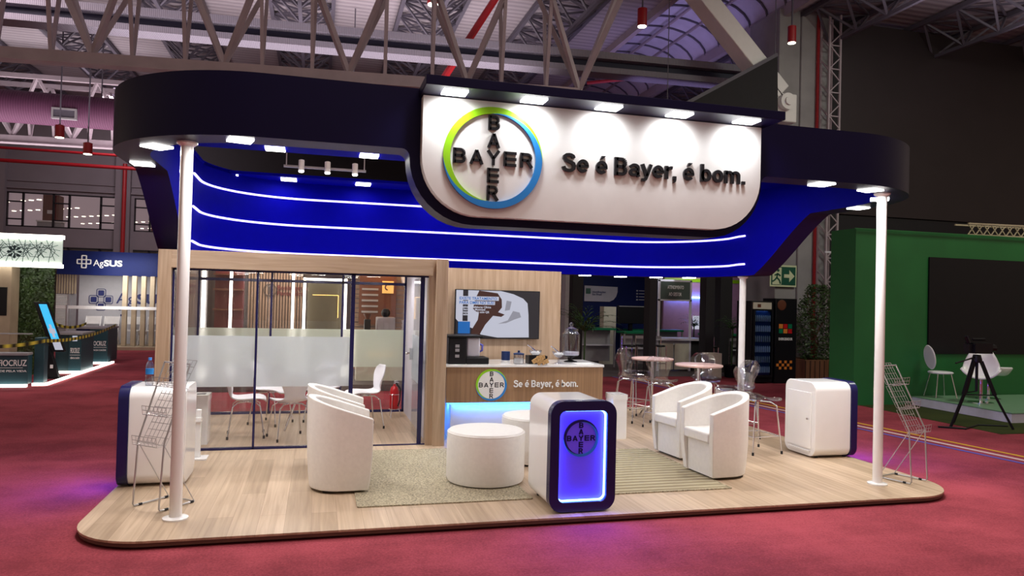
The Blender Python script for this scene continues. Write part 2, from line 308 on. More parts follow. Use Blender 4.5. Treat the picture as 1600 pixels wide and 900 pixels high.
def glyph(mb, ch, x, z, h, a0, a1):      # upright bold sans letters, h = capital height; returns the advance
    t = .18*h; e = t/2; xh = .735*h; rz = (xh-t)/2; cz = z+xh/2; w = .60*h; rx = (w-t)/2; tz = t*.86
    P = lambda u, v: (x+u*h, z+v*h)
    if ch == 'o': ribbon(mb, [(x+w/2+rx*cos(a_*pi/16), cz+rz*sin(a_*pi/16)) for a_ in range(32)], t*.95, a0, a1, True); return w+.07*h
    if ch == 'e':
        ribbon(mb, arc(x+w/2, cz, rx, rz, 0, 318, 28), t*.93, a0, a1); ribbon(mb, [(x+e*.8, cz-tz*.1), (x+w/2+rx+e*.9, cz-tz*.1)], tz*.8, a0, a1); return w+.06*h
    if ch == 'b':
        ribbon(mb, [(x+e, z), (x+e, z+h)], t, a0, a1); ribbon(mb, [(x+w/2+rx*cos(a_*pi/16), cz+rz*sin(a_*pi/16)) for a_ in range(32)], t*.93, a0, a1, True); return w+.07*h
    if ch == 'r':
        ribbon(mb, [(x+e, z), (x+e, z+xh)], t, a0, a1); ribbon(mb, arc(x+.34*h, z+xh-.36*h, .24*h, .27*h, 165, 75, 8), t*.9, a0, a1); return .44*h
    if ch == 'm':
        ribbon(mb, [(x+e, z), (x+e, z+xh)], t*.92, a0, a1)
        for u in (0, .36): ribbon(mb, arc(x+e+(u+.18)*h, z+xh-.27*h, .18*h, .19*h, 165, 0, 12)+[(x+e+(u+.36)*h, z)], t*.88, a0, a1)
        return .74*h+t+.08*h
    if ch == 'a':
        ribbon(mb, [P(.06, .53)]+arc(x+.29*h, z+.50*h, .185*h, .15*h, 150, 0, 8)+[P(.475, .12), P(.52, .0)], t*.88, a0, a1)
        ribbon(mb, [P(.47, .42), P(.30, .40)]+arc(x+.26*h, z+.235*h, .175*h, .15*h, 100, 270, 10)+arc(x+.28*h, z+.28*h, .195*h, .19*h, 275, 350, 6), t*.80, a0, a1); return .62*h
    if ch == 'y':
        ribbon(mb, [P(.09, .735), P(.325, .08)], t*.98, a0, a1); ribbon(mb, [P(.55, .735), P(.33, .06), P(.27, -.09), P(.19, -.15), P(.06, -.145)], t*.9, a0, a1); return .64*h
    if ch == 'S':
        ribbon(mb, [P(.60, .75), P(.56, .86), P(.47, .915), P(.36, .93), P(.24, .91), P(.155, .84), P(.14, .74), P(.19, .645), P(.32, .575), P(.47, .53), P(.59, .46), P(.625, .33), P(.60, .19), P(.50, .10), P(.37, .07), P(.22, .095), P(.13, .17), P(.095, .28)], t*.96, a0, a1); return .77*h
    if ch == 'B': letter(mb, 'B', x+.34*h, z+.5*h, .68*h, h, t*1.02, a0, a1); return .76*h
    if ch in '.,':
        mb.prism([(x, z), (x+t, z), (x+t, z+t), (x, z+t)], a0, a1, 'y')
        if ch == ',': mb.prism([(x+t*.45, z+.01*h), (x+t, z+.01*h), (x+t*.85, z-.12*h), (x+t*.35, z-.21*h), (x+t*.1, z-.17*h), (x+t*.45, z-.08*h)], a0, a1, 'y')
        return .26*h
    if ch == 'é':
        adv = glyph(mb, 'e', x, z, h, a0, a1); mb.prism([P(.22, .82), P(.34, .82), P(.50, 1.0), P(.29, 1.0)], a0, a1, 'y'); return adv
    return .30*h
def slogan(m, parent, x, y, z, w, h, ext):
    s = 'Se é Bayer, é bom.'; d = MB(); L = sum(glyph(d, c, 0, 0, 1, 0, 1) for c in s)-.10; k = w/(L*h)
    cx_ = 0
    for c in s:
        b = MB(); adv = glyph(b, c, cx_, 0, h, -ext, ext); cx_ += adv
        if b.v:
            b.v = [(x+v[0]*k, y+v[1], z+v[2]) for v in b.v]; o = b.build('letter', m, parent); o['label'] = 'slogan letter '+c
def logo(parent, cx, y, cz, R, lm='letter', gm='lime', bm_='cyan', t=.010, disc=None):
    k = R/.385
    def crescent(outer_a, outer_b):
        return outer_a, outer_b
    ro, ri = R, R*.865; N = 96; G = MB(); Bm = MB()
    def share(th):   # green share and whether it lies on the outer side
        d = math.degrees(th) % 360
        if 95 <= d <= 185: return 1, 'all'
        if d < 95 or d > 355:
            dd = d if d < 200 else d-360
            return max(0, min(1, (dd+0)/95)), 'out'
        if 185 < d <= 262: return max(0, (262-d)/77), 'in'
        return 0, 'none'
    def seg(mb, th0, th1, a0, a1, b0, b1):
        p = [(cx+a0*cos(th0), cz+a0*sin(th0)), (cx+b0*cos(th0), cz+b0*sin(th0)), (cx+b1*cos(th1), cz+b1*sin(th1)), (cx+a1*cos(th1), cz+a1*sin(th1))]
        mb.prism(p, y-t, y, 'y')
    for i in range(N):
        t0, t1 = 2*pi*i/N, 2*pi*(i+1)/N; (s0, m0), (s1, m1) = share(t0), share(t1); md = share((t0+t1)/2)[1]; w = ro-ri
        if md == 'all': seg(G, t0, t1, ri, ri, ro, ro)
        elif md == 'none': seg(Bm, t0, t1, ri, ri, ro, ro)
        elif md == 'out':
            seg(G, t0, t1, ro-w*s0, ro-w*s1, ro, ro)
            if min(s0, s1) < .99: seg(Bm, t0, t1, ri, ri, ro-w*s0, ro-w*s1)
        else:
            seg(G, t0, t1, ri, ri, ri+w*s0, ri+w*s1)
            if min(s0, s1) < .99: seg(Bm, t0, t1, ri+w*s0, ri+w*s1, ro, ro)
    tag(G.build('ring_arc', gm, parent), 'green arc of the logo ring' if gm == 'lime' else 'dark arc of the logo ring')
    tag(Bm.build('ring_arc', bm_, parent), 'blue arc of the logo ring')
    if disc: MB().prism([(cx+ri*1.01*cos(2*pi*i/48), cz+ri*1.01*sin(2*pi*i/48)) for i in range(48)], y-.004, y, 'y').build('logo_disc', disc, parent)
    W_, H_, T_ = .100*k, .113*k, .0225*k
    for i, ch in enumerate('BAYER'):
        b = MB(); letter(b, ch, cx+(i-2)*.1305*k, cz, W_, H_, T_, y-t*.8, y); tag(b.build('letter', lm, parent), 'letter '+ch)
        if i != 2:
            b = MB(); letter(b, ch, cx, cz+(2-i)*.1335*k, W_*.92, H_, T_, y-t*.8, y); tag(b.build('letter', lm, parent), 'letter '+ch)

# ================================================================ SETTING
b = MB().box(-24, 30, -4, 34, -.1, 0); struct('floor', b.build('floor', 'carpet'))
struct('x', B('floor_green', 'green_carpet', None, 9.5, 18, 8.2, 11.0, .001, .006)); struct('x', B('floor_grey', 'grey_floor', None, 5.6, 13, 15.8, 23.5, .001, .008))
b = MB().box(-24, 8.3, 9, 34, 9.4, 9.5).box(11.4, 30, 9, 34, 9.4, 9.5).box(8.3, 11.4, 9, 12, 9.4, 9.5); struct('x', b.build('ceiling', 'roof'))
# skylight vault
b = MB(); rows = []
for i in range(13):
    a = pi*i/12; rows.append([(9.85-1.55*cos(a), y, 9.45+.75*sin(a)) for y in (12, 34)])
b.grid(rows); o = b.build('window_1', 'sky'); struct('x', o)
b = MB()
for j in range(28):
    b.tube([(9.85-1.53*cos(pi*i/12), 12+.8*j, 9.43+.74*sin(pi*i/12)) for i in range(13)], .03, 6)
b.build('window_frame', 'trussd', o)
b = MB()
for x in (9.0, 9.85, 10.7): b.bar((x, 12, 10.05), (x, 34, 10.05), .07)
b.box(8.2, 8.35, 12, 34, 9.2, 9.5).box(11.35, 11.5, 12, 34, 9.2, 9.5)
b.build('window_frame', 'truss', o)
# far wall with its gallery windows
b = MB(); Yw = 33
def wallrow(x0, x1, z0, z1): b.box(x0, x1, Yw, Yw+.3, z0, z1)
wallrow(-24, 30, 5.57, 9.4); wallrow(-24, 30, 3.42, 4.18); wallrow(-24, 30, 0, 2.6)
for x0, x1 in ((-24, -12.1), (-8.1, -7.45), (-4.0, 30)): wallrow(x0, x1, 4.18, 5.57)
for x0, x1 in ((-24, -12.1), (-8.1, -7.45), (-4.0, 30)): wallrow(x0, x1, 2.6, 3.42)
struct('x', b.build('wall_back', 'wallgrey'))
for k, x in enumerate((-12.35, -7.85)):
    struct('x', MB().box(x-.28, x+.28, Yw-.25, Yw, 0, 8.0).build('trim_%d' % (k+1), 'wallgrey'))
struct('x', MB().box(-24, 30, Yw-.06, Yw, 6.0, 6.06).box(-24, 30, Yw-.1, Yw, 5.7, 5.78).build('trim_3', 'wallgrey'))
wn = 2
for x0, x1, mull in ((-12.1, -8.1, (-11.0, -9.55 - .0, -9.0, -8.75)), (-7.45, -4.0, (-6.8, -5.4))):
    fr = MB(); z0, z1 = 4.18, 5.57
    fr.box(x0, x1, Yw+.0, Yw+.08, z0, z0+.05).box(x0, x1, Yw, Yw+.08, z1-.05, z1).box(x0, x0+.05, Yw, Yw+.08, z0, z1).box(x1-.05, x1, Yw, Yw+.08, z0, z1)
    xs = (-11.5, -10.42, -9.85, -8.7) if x0 < -10 else (-6.85, -5.8)
    for x in xs: fr.box(x-.035, x+.035, Yw, Yw+.08, z0, z1)
    for a, c in ((x0, xs[0]), (xs[1], xs[2]) if x0 < -10 else (xs[1], x1), (xs[-1], x1)):
        fr.box(a, c, Yw, Yw+.08, 5.16, 5.21).box(a, c, Yw, Yw+.08, 4.46, 4.51)
    o = MB().box(x0, x1, Yw+.1, Yw+.12, z0, z1).build('window_%d' % wn, 'glass'); struct('x', o); wn += 1
    fr.build('window_frame', 'matteblack', o)
    o = MB().box(x0, x1, Yw+.1, Yw+.12, 2.6, 3.42).build('window_%d' % wn, 'glass'); struct('x', o); wn += 1
    f2 = MB().box(x0, x1, Yw, Yw+.08, 3.36, 3.42)
    for x in xs: f2.box(x-.035, x+.035, Yw, Yw+.08, 2.6, 3.42)
    f2.box(x0, x1, Yw, Yw+.08, 2.98, 3.03); f2.build('window_frame', 'matteblack', o)
# gallery room behind those windows
b = MB().box(-22, -2, Yw+.3, Yw+20, 3.9, 4.0); struct('x', b.build('floor_gallery', 'redl'))
b = MB().box(-22, -2, Yw+.3, Yw+20, 5.72, 5.8); struct('x', b.build('ceiling_gallery', 'shopceil'))
struct('x', B('wall_gallery', 'redl', None, -22, -2, Yw+20, Yw+20.1, 2, 5.8)); struct('x', B('wall_lower', 'greyp', None, -14, -3, Yw+2, Yw+2.1, 1.8, 3.9))
t = thing('gallery_column', 'dark red square column with a white plaque, left behind the gallery windows', 'column', (-11.05, Yw+2, 4)); B('shaft', 'redl', t, -.3, .3, -.3, .3, 0, 1.7); B('plaque', 'white', t, -.12, .12, -.33, -.3, .9, 1.05)
t = thing('gallery_column', 'dark red square column behind the smaller right gallery window', 'column', (-6.9, Yw+2, 4)); B('shaft', 'redl', t, -.25, .25, -.25, .25, 0, 1.7); B('plaque', 'white', t, -.1, .1, -.28, -.25, .9, 1.0)
t = thing('gallery_cabinet', 'pale low service cabinet beneath the red column in the gallery', 'cabinet', (-10.9, Yw+1.3, 4)); B('body', 'greyp', t, -.45, .45, -.2, .2, 0, .5); B('top', 'white', t, -.48, .48, -.23, .23, .5, .56)
lamp0 = None
for i in range(60):
    y = Yw+1.0+(i*2.9) % 17; x = (-12.3+(i*1.37) % 8.5)*y/Yw; 
    if lamp0 is None:
        lamp0 = MB().lathe([(.10, 5.69), (.10, 5.72)], (0, 0), 10).build('ceiling_lamp', 'shoplight'); tag(lamp0, 'small round ceiling lamp in the gallery restaurant', 'lamp', 'small lamps on the gallery ceiling'); lamp0.location = (x, y, 0)
    else: c = copy_tree(lamp0, (x, y, 0))
# floor tapes
def floor_tape(name, m, dx, label, wid):
    pts = [(7.01, 17.08), (7.55, 13.05), (8.0, 9.7), (8.40, 6.6), (8.75, 3.8)]
    L = [(p[0]+dx-wid/2, p[1], .004) for p in pts]; R_ = [(p[0]+dx+wid/2, p[1], .004) for p in pts]
    o = MB().grid([L, R_]).build(name, m); tag(o, label, 'floor tape')
floor_tape('floor_tape', 'yellow', -.03, 'yellow tape line running back across the red carpet', .07)
floor_tape('floor_tape', 'pinkw', -.25, 'pale pink tape line between the yellow and the blue one', .08)
floor_tape('floor_tape', 'bluet', -.44, 'blue tape line, nearest the stand of the three', .07)

# ================================================================ ROOF STEEL
def joist(x0, x1, first=True):
    t = thing('roof_joist', 'dark latticed steel joist running back under the sheet roof', 'roof joist', (x0, 0, 0), 0, 'latticed joists under the roof'); w = x1-x0
    for x in (0, w): MB().bar((x, 11, 9.3), (x, 33, 9.3), .10, .12).build('top_chord', 'trussd', t)
    MB().bar((w/2, 11, 8.62), (w/2, 33, 8.62), .09).build('bottom_chord', 'trussd', t)
    b = MB()
    for j in range(22):
        y = 11+j; p = (w/2, y, 8.62)
        for x in (0, w): b.bar((x, y-.5, 9.3), p, .05).bar((x, y+.5, 9.3), p, .05)
        b.bar((0, y-.5, 9.3), (w, y+.5, 9.3), .045).bar((w, y-.5, 9.3), (0, y+.5, 9.3), .045).bar((0, y-.5, 9.32), (w, y-.5, 9.32), .045)
    b.build('lattice', 'trussd', t); return t
j0 = joist(-7.99, -6.42)
for x in (-14.6, -11.3, -4.69, -1.39, 1.9, 5.2, 11.9, 15.2, 18.5): copy_tree(j0, (x, 0, 0))
# main trusses: lower chord, V webs, posts, upper chord
def main_truss(a, b_, z, n, H, label, w=.17, off=0):
    t = thing('roof_truss', label, 'roof truss', (0, 0, 0)); a = Vector(a); b_ = Vector(b_); d = b_-a; nrm = Vector((-d.y, d.x, 0)).normalized()
    MB().bar(a, b_, w, w*1.1).bar(a-Vector((0, 0, w*.62)), b_-Vector((0, 0, w*.62)), w*1.5, .03).build('lower_chord', 'truss', t)
    for s in (-.55, .55): MB().bar(a+nrm*s+Vector((0, 0, H)), b_+nrm*s+Vector((0, 0, H)), .14).build('upper_chord', 'truss', t)
    for i in range(n+1):
        p = a+d*(i+off)/n
        if (p-a).length > d.length+.01: continue
        for s in (-.55, .55):
            for k in (-.5, .5):
                q = p+d*k/n+nrm*s+Vector((0, 0, H)); MB().bar(p+Vector((0, 0, w*.4)), q, .085).build('web_brace', 'truss', t)
        for k in (.3, .7):
            q = p+d*k/n
            if (q-a).length < d.length:
                for sd in (-.33, .33): MB().bar(q, q+nrm*sd+Vector((0, 0, H*.6)), .06).build('post', 'truss', t)
    return t
main_truss((-8.2, 14.35, 5.72), (4.75, 13.1, 5.75), 5.72, 6, 2.75, 'pale steel roof truss of V braces crossing right above the stand canopy')
main_truss((-13, 26.5, 6.45), (-4.4, 26.2, 6.52), 6.4, 5, 1.9, 'far small roof truss beneath the purple duct at left', .2)
# ribbed rail with navy web
t = thing('ribbed_beam', 'long ribbed grey beam with a navy recess crossing behind the roof truss', 'beam', (0, 0, 0))
def skewbar(z0, z1, y0, y1, m, nm):
    b = MB(); P = []
    for x, yy_ in ((-11, 17.9), (3, 17.0), (18.5, 16.0)): P.append((x, yy_))
    rows = [[(x, y+y0, z) for x, y in P] for z in (z0, z1)]; rows2 = [[(x, y+y1, z) for x, y in P] for z in (z1, z0)]
    b.grid([rows[0], rows[1], rows2[0], rows2[1], rows[0]]); b.build(nm, m, t)
skewbar(7.78, 7.95, -.1, .4, 'rail', 'upper_flange'); skewbar(7.57, 7.78, .12, .3, 'railnavy', 'web'); skewbar(7.43, 7.57, -.1, .4, 'rail', 'lower_flange')
# purple duct
t = thing('air_duct', 'fat purple fabric air duct under the roof at far left', 'air duct', (0, 0, 0))
MB().tube([(-16+i*.8, 24, 7.0) for i in range(15)], .47, 28).build('duct_sleeve', 'duct', t)
B('vent_grille', 'trussd', t, -7.5, -6.95, 23.5, 23.56, 6.68, 6.92)
MB().ringprism([(-7.55, 6.64), (-6.9, 6.64), (-6.9, 6.96), (-7.55, 6.96)], [(-7.5, 6.69), (-6.95, 6.69), (-6.95, 6.91), (-7.5, 6.91)], 23.47, 23.57).build('grille_frame', 'greyp', t)
for x in (-12, -9.4, -6.4): MB().bar((x, 24, 7.4), (x, 24, 9.4), .03).build('hanger', 'trussd', t)
# red pipes
def pipe(pts, r, label): 
    o = MB().tube(pts, r, 10).build('sprinkler_pipe', 'red'); tag(o, label, 'pipe'); return o
pipe([(-14, 30, 6.33), (-6.0, 30, 6.33)], .07, 'lower red sprinkler pipe crossing before the far wall at left')
pipe([(-14, 29, 6.62), (-5.3, 29, 6.62)], .05, 'thin upper red pipe crossing under the far truss at left')
pipe([(-7.75, 32.6, 0), (-7.75, 32.6, 6.9)], .08, 'vertical red standpipe beside the far wall pilaster')
pipe([(2.4, 17.5, 6.4), (4.1, 17.5, 9.3)], .09, 'slanting red pipe rising to the roof above the lit sign')
pipe([(7.5, 20, 8.2), (13.5, 18, 8.9)], .05, 'thin red pipe under the skylight')
# red pendant lamps
def pendant(x, y, z, h, r, label, top=9.35):
    t = thing('pendant_lamp', label, 'lamp', (x, y, z)); MB().lathe([(r*.96, 0), (r, .02), (r, h), (r*.3, h+.03)], n=20).build('housing', 'red', t)
    MB().lathe([(r*.9, -.015), (r*.9, .0)], n=20).build('bulb', 'bulbg', t); MB().bar((0, 0, h), (0, 0, top-z), .03).build('rod', 'trussd', t)
pendant(7.38, 16, 8.43, .42, .115, 'red cylindrical lamp hanging before the skylight')
pendant(11.05, 15.3, 8.22, .40, .10, 'red cylindrical lamp hanging left of the grey column')
pendant(2.3, 16, 8.3, .4, .13, 'lit hanging lamp cut by the top edge above the sign')
pendant(-7.23, 23.2, 6.05, .34, .12, 'red hanging lamp below the purple duct'); pendant(-6.50, 23.2, 5.63, .31, .12, 'red hanging lamp low before the far wall')
pendant(.75, 19.5, 6.2, .3, .10, 'small red hanging lamp seen through the canopy opening')
# column with pipe, brace
t = thing('hall_column', 'tall grey concrete hall column right of the stand canopy', 'column', (0, 0, 0)); MB().box(11.86, 12.7, 16, 17.5, 0, 9.4).build('shaft', 'concrete', t, .02); MB().bar((12.3, 15.93, 0), (12.3, 15.93, 9.3), .06).build('red_pipe', 'red', t)['label'] = 'thin red pipe up the column'
MB().box(11.24, 11.86, 16.06, 17.4, 0, 9.4).build('side_shaft', 'concrete', t, .02)
t = thing('roof_brace', 'thick white slanting steel brace coming down from the roof', 'brace', (0, 0, 0))
MB().bar((8.35, 15.4, 9.3), (10.75, 15.4, 6.95), .50, .42).build('box_beam', 'white', t, .02)
MB().box(10.45, 11.2, 15.25, 15.9, 6.25, 6.95).build('bracket', 'white', t, .03)
MB().tube([(10.85, 15.1, 6.72), (10.85, 15.7, 6.72)], .2, 24).tube([(10.85, 15.05, 6.72), (10.85, 15.7, 6.72)], .1, 20).build('pivot', 'white', t)
b = MB()
for i in range(5): b.bar((10.30+.07*i, 15.16, 7.15-.07*i+.12), (10.62+.07*i, 15.16, 6.84-.07*i+.12), .02)
b.build('ribs', 'greyp', t)
t = thing('fabric_gable', 'black triangular fabric gable of the booth behind the canopy', 'gable', (0, 0, 0))
MB().prism([(7.3, 5.9), (10.45, 7.75), (10.5, 5.9)], 15.0, 15.06, 'y').build('panel', 'matteblack', t)
MB().bar((7.6, 15.03, 6.0), (7.6, 15.03, 9.4), .015).build('hanger', 'trussd', t); MB().bar((10.4, 15.03, 7.6), (10.4, 15.03, 9.4), .015).build('hanger', 'trussd', t); MB().bar((7.3, 15.03, 5.92), (10.45, 15.03, 7.77), .08).build('edge_rail', 'trussd', t)

o = B('dark_sheet', 'matteblack', None, -5.0, 9.0, 31.5, 31.55, 5.9, 9.4); tag(o, 'black sheet added to darken the view through the canopy opening', 'dark sheet')  # added black sheet that imitates the darkness beyond the opening
# ================================================================ STAND PLATFORM
PX0, PX1, PY0, PY1 = -1.63, 5.92, 5.39, 10.86
def rr4(x0, x1, y0, y1, rf, rb, n=12):
    out = []
    for cx, cy, a, r in ((x1-rb, y1-rb, 0, rb), (x0+rb, y1-rb, 90, rb), (x0+rf, y0+rf, 180, rf), (x1-rf, y0+rf, 270, rf)):
        for i in range(n+1): tt = radians(a+90*i/n); out.append((cx+r*cos(tt), cy+r*sin(tt)))
    return out
t = thing('stand_platform', 'low oak-plank platform with rounded corners carrying the exhibition stand', 'platform', (0, 0, 0))
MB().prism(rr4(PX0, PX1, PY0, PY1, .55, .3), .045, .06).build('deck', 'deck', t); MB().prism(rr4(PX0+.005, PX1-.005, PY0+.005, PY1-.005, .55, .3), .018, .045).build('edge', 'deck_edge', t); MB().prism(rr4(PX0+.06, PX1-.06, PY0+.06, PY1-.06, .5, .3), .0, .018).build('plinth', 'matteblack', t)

# ================================================================ CANOPY
OX0, OX1, OY0, OY1, RF, RB, TH = -1.66, 5.95, 5.48, 10.75, 1.25, 1.55, .27; ZT = 3.345; ZS = 2.88; ZR = 2.165
def zside(y, left):
    a, c = (7.35, 8.5) if left else (7.45, 8.6)
    u = max(0, min(1, (y-a)/(c-a))); u = u*u*(3-2*u)*.25+u*.75
    return ZS+(ZR-ZS)*u
path = []
def arcpts(cx, cy, ro, a0, a1, n, zf):
    for i in range(n+1):
        a = radians(a0+(a1-a0)*i/n); ri = ro-TH
        path.append((cx+ro*cos(a), cy+ro*sin(a), cx+ri*cos(a), cy+ri*sin(a), zf(cy+ro*sin(a))))
TL, TR, ZB, TRD = .64, 3.68, 2.325, .50
# start at front, tongue left to right
def fr(x, z): path.append((x, OY0, x, OY0+TH, z))
for i in range(6): a = radians(90-90*i/5); fr(TL-.06+.06*cos(a), ZS-.06+.06*sin(a))
for i in range(11): a = radians(180+90*i/10); fr(TL+TRD+TRD*cos(a), ZB+TRD+TRD*sin(a) if False else ZB+TRD+TRD*sin(a))
for i in range(11): a = radians(270+90*i/10); fr(TR-TRD+TRD*cos(a), ZB+TRD+TRD*sin(a))
for i in range(6): a = radians(180-90*i/5); fr(TR+.06+.06*cos(a), ZS-.06+.06*sin(a))
arcpts(OX1-RF, OY0+RF, RF, -90, 0, 24, lambda y: ZS)
for i in range(1, 24): y = OY0+RF+(OY1-RB-OY0-RF)*i/24; path.append((OX1, y, OX1-TH, y, zside(y, False)))
arcpts(OX1-RB, OY1-RB, RB, 0, 90, 24, lambda y: zside(y, False))
arcpts(OX0+RB, OY1-RB, RB, 90, 180, 24, lambda y: zside(y, True))
for i in range(1, 24): y = OY1-RB+(OY0+RF-OY1+RB)*i/24; path.append((OX0, y, OX0+TH, y, zside(y, True)))
arcpts(OX0+RF, OY0+RF, RF, 180, 270, 24, lambda y: ZS)
can = thing('stand_canopy', 'big navy ring canopy with blue inside, rounded corners and lit strips', 'canopy', (0, 0, 0))
N = len(path)
MB().grid([[(p[0], p[1], p[4]) for p in path], [(p[0], p[1], ZT) for p in path]], True).build('outer_fascia', 'navy', can)
MB().grid([[(p[2], p[3], p[4]) for p in path], [(p[2], p[3], ZT) for p in path]], True).build('inner_lining', 'blue', can)
MB().grid([[(p[0], p[1], p[4]) for p in path], [(p[2], p[3], p[4]) for p in path]], True).build('soffit', 'navy', can)
MB().grid([[(p[0], p[1], ZT) for p in path], [(p[2], p[3], ZT) for p in path]], True).build('top_cap', 'navy', can)
# ceiling frame with long opening
cx_, cy_ = 2.15, 8.6; ins = []; op = []
hx0, hx1, hy0, hy1 = -1.37, 5.3, 8.25, 9.95
for p in path:
    ins.append((p[2], p[3]))
    x = min(max(p[2], hx0), hx1); y = min(max(p[3], hy0), hy1)
    if hx0 < p[2] < hx1: y = hy0 if p[3] < cy_ else hy1
    op.append((x, y))
MB().ringprism(ins, op, 3.30, 3.335, 'z').build('ceiling_frame', 'blue', can)
# led strips on the back lining
def strip(zs, s0, s1):
    pts = []; r = RB-TH-.012; x0 = OX0+TH+.012; x1 = OX1-TH-.012; yb = OY1-TH-.012
    cl = (OX0+RB, OY1-RB); cr_ = (OX1-RB, OY1-RB)
    for y in (8.55, 8.75, 8.95): 
        if y >= s0: pts.append((x0, y, zs+.02*(9.2-y)))
    for i in range(19): a = radians(180-90*i/18); pts.append((cl[0]+r*cos(a), cl[1]+r*sin(a), zs))
    for i in range(19): a = radians(90-90*i/18); pts.append((cr_[0]+r*cos(a), cr_[1]+r*sin(a), zs))
    for y in (8.95, 8.8): pts.append((x1, y, zs+.01))
    MB().tube(pts, .014, 6).build('led_strip', 'led', can)
for z in (3.075, 2.705, 2.315): strip(z, 8.6, 0)
# recessed fixtures
def fixture(x, y, z, s=.19, p=22, ang=0):
    o = MB().box(-s/2, s/2, -s/2, s/2, -.012, .004).build('recessed_light', 'lamp', can); o.location = (x, y, z); o.rotation_euler = (0, 0, ang)
    area_light('recessed_lamp', (x, y, z-.03), s*.9, p, parent=can)
for x, y, a in ((-1.24, 6.13, pi/4), (-1.53, 7.02, 0), (-.58, 5.62, .25), (4.40, 5.62, 0), (5.02, 5.72, .35), (5.52, 6.16, -.7), (5.81, 6.80, 0)): fixture(x, y, ZS, .17, 23, a)
for x in (-.48, .50, 1.5, 2.5, 3.5, 4.5): fixture(x, 8.05, 3.295, .2, 20)
for x in (-1.15, -.42, .56, 1.55, 2.5, 3.5, 4.5): fixture(x, 10.14, 3.295, .2, 3)
for x in (4.02, 4.62, 5.15, 5.55): fixture(x, OY1-TH/2-(.0 if x < 4.7 else (.18 if x < 5.3 else .5)), ZR, .15, 6)
# visor
B('visor', 'navy', can, .70, 3.64, 5.10, 5.48, 3.275, 3.345, bevel=.004)
for i in range(5):
    x = .93+i*.608
    o = MB().box(x-.09, x+.09, 5.16, 5.30, 3.262, 3.276).build('visor_light', 'lamp', can)
    spot_light('visor_lamp', (x, 5.23, 3.255), (x, 5.375, 3.0), 21, 150, (.95, .98, 1), .9, .05, can)

# ================================================================ SIGN
sg = thing('lit_fascia_sign', 'large white lit sign with rounded lower corners on the canopy front', 'sign', (0, 0, 0))
x0, x1, z0, z1, r = .72, 3.60, 2.385, 3.27, .44
poly = [(x1, z1), (x0, z1)]+arc(x0+r, z0+r, r, r, 180, 270, 12)+arc(x1-r, z0+r, r, r, 270, 360, 12)
MB().prism(poly, 5.375, 5.475, 'y').build('panel', 'white', sg)
logo(sg, 1.265, 5.372, 2.835, .388, t=.022)
slogan('letter', sg, 1.815, 5.364, 2.772, 1.625, .145, .011)

# ================================================================ POLES
def pole(x, y, h, label):
    t = thing('canopy_pole', label, 'pole', (x, y, .06)); MB().lathe([(.045, 0), (.045, h)], n=24).build('shaft', 'whitegloss', t)
    MB().lathe([(.09, 0), (.09, .012), (.05, .02)], n=28).build('base_flange', 'whitegloss', t); MB().lathe([(.05, h-.03), (.075, h-.012), (.075, h)], n=28).build('top_flange', 'whitegloss', t)
pole(-.98, 5.88, 2.82, 'white round canopy pole at the front left corner'); pole(5.28, 5.86, 2.82, 'white round canopy pole at the front right corner'); pole(5.78, 9.0, 2.10, 'white round canopy pole at the back right beside the stools')

# ================================================================ MEETING ROOM
rm = thing('meeting_room', 'oak-framed glass meeting room with frosted bands at the left of the stand', 'meeting room', (0, 0, 0))
F_ = .06
B('post', 'oakv', rm, -1.62, -1.49, 8.24, 8.42, F_, 2.195, bevel=.003); B('header_beam', 'oakh', rm, -1.49, 1.27, 8.24, 8.42, 2.005, 2.195, bevel=.003)
B('post', 'oakv', rm, 1.31, 1.445, 8.22, 8.44, F_, 2.20, bevel=.003); B('recess_post', 'oakv', rm, 1.235, 1.31, 8.29, 8.44, F_, 2.2)
B('side_wall', 'lav', rm, 1.27, 1.32, 8.44, 10.8, F_, 2.2); B('room_ceiling', 'lav', rm, -1.6, 1.3, 8.42, 10.8, 2.09, 2.13)
for x in (-1.595,): B('side_glass', 'glass', rm, x, x+.01, 8.42, 10.78, F_, 2.09)
MB().box(-1.61, -1.57, 8.42, 10.8, F_, F_+.03).box(-1.61, -1.57, 9.55, 9.59, F_, 2.1).build('side_frame', 'navyrim', rm)
def frontglass(x0, x1, name='front_glass'):
    p = MB().box(x0, x1, 8.34, 8.35, F_+.02, 2.0).build(name, 'glass', rm); MB().box(x0, x1, 8.333, 8.338, .74, 1.29).build('frosted_band', 'frost', p)
frontglass(-1.47, -.65); frontglass(-.62, .37)
for x, w in ((-1.48, .02), (-.635, .022), (.385, .045)): B('glass_frame', 'navyrim', rm, x-w/2, x+w/2, 8.325, 8.37, F_, 2.005)
B('bottom_rail', 'navyrim', rm, -1.49, .4, 8.325, 8.37, F_, F_+.025); B('top_rail', 'navyrim', rm, -1.49, 1.25, 8.325, 8.37, 1.985, 2.01); B('threshold', 'navyrim', rm, .4, 1.24, 8.33, 8.36, F_, F_+.012)
# back glass
for x0, x1 in ((-1.58, -.645), (-.615, .335), (.365, 1.27)):
    p = MB().box(x0, x1, 10.77, 10.78, F_, 2.09).build('back_glass', 'glass', rm); MB().box(x0, x1, 10.76, 10.765, .72, 1.265).build('frosted_band', 'frost2', p)
for x in (-1.585, -.63, .35, 1.335-.08): B('back_frame', 'navyrim', rm, x-.015, x+.015, 10.755, 10.795, F_, 2.09)
B('back_rail', 'navyrim', rm, -1.6, 1.27, 10.755, 10.795, F_, F_+.035); B('back_rail', 'navyrim', rm, -1.6, 1.27, 10.755, 10.795, 1.92, 1.96)
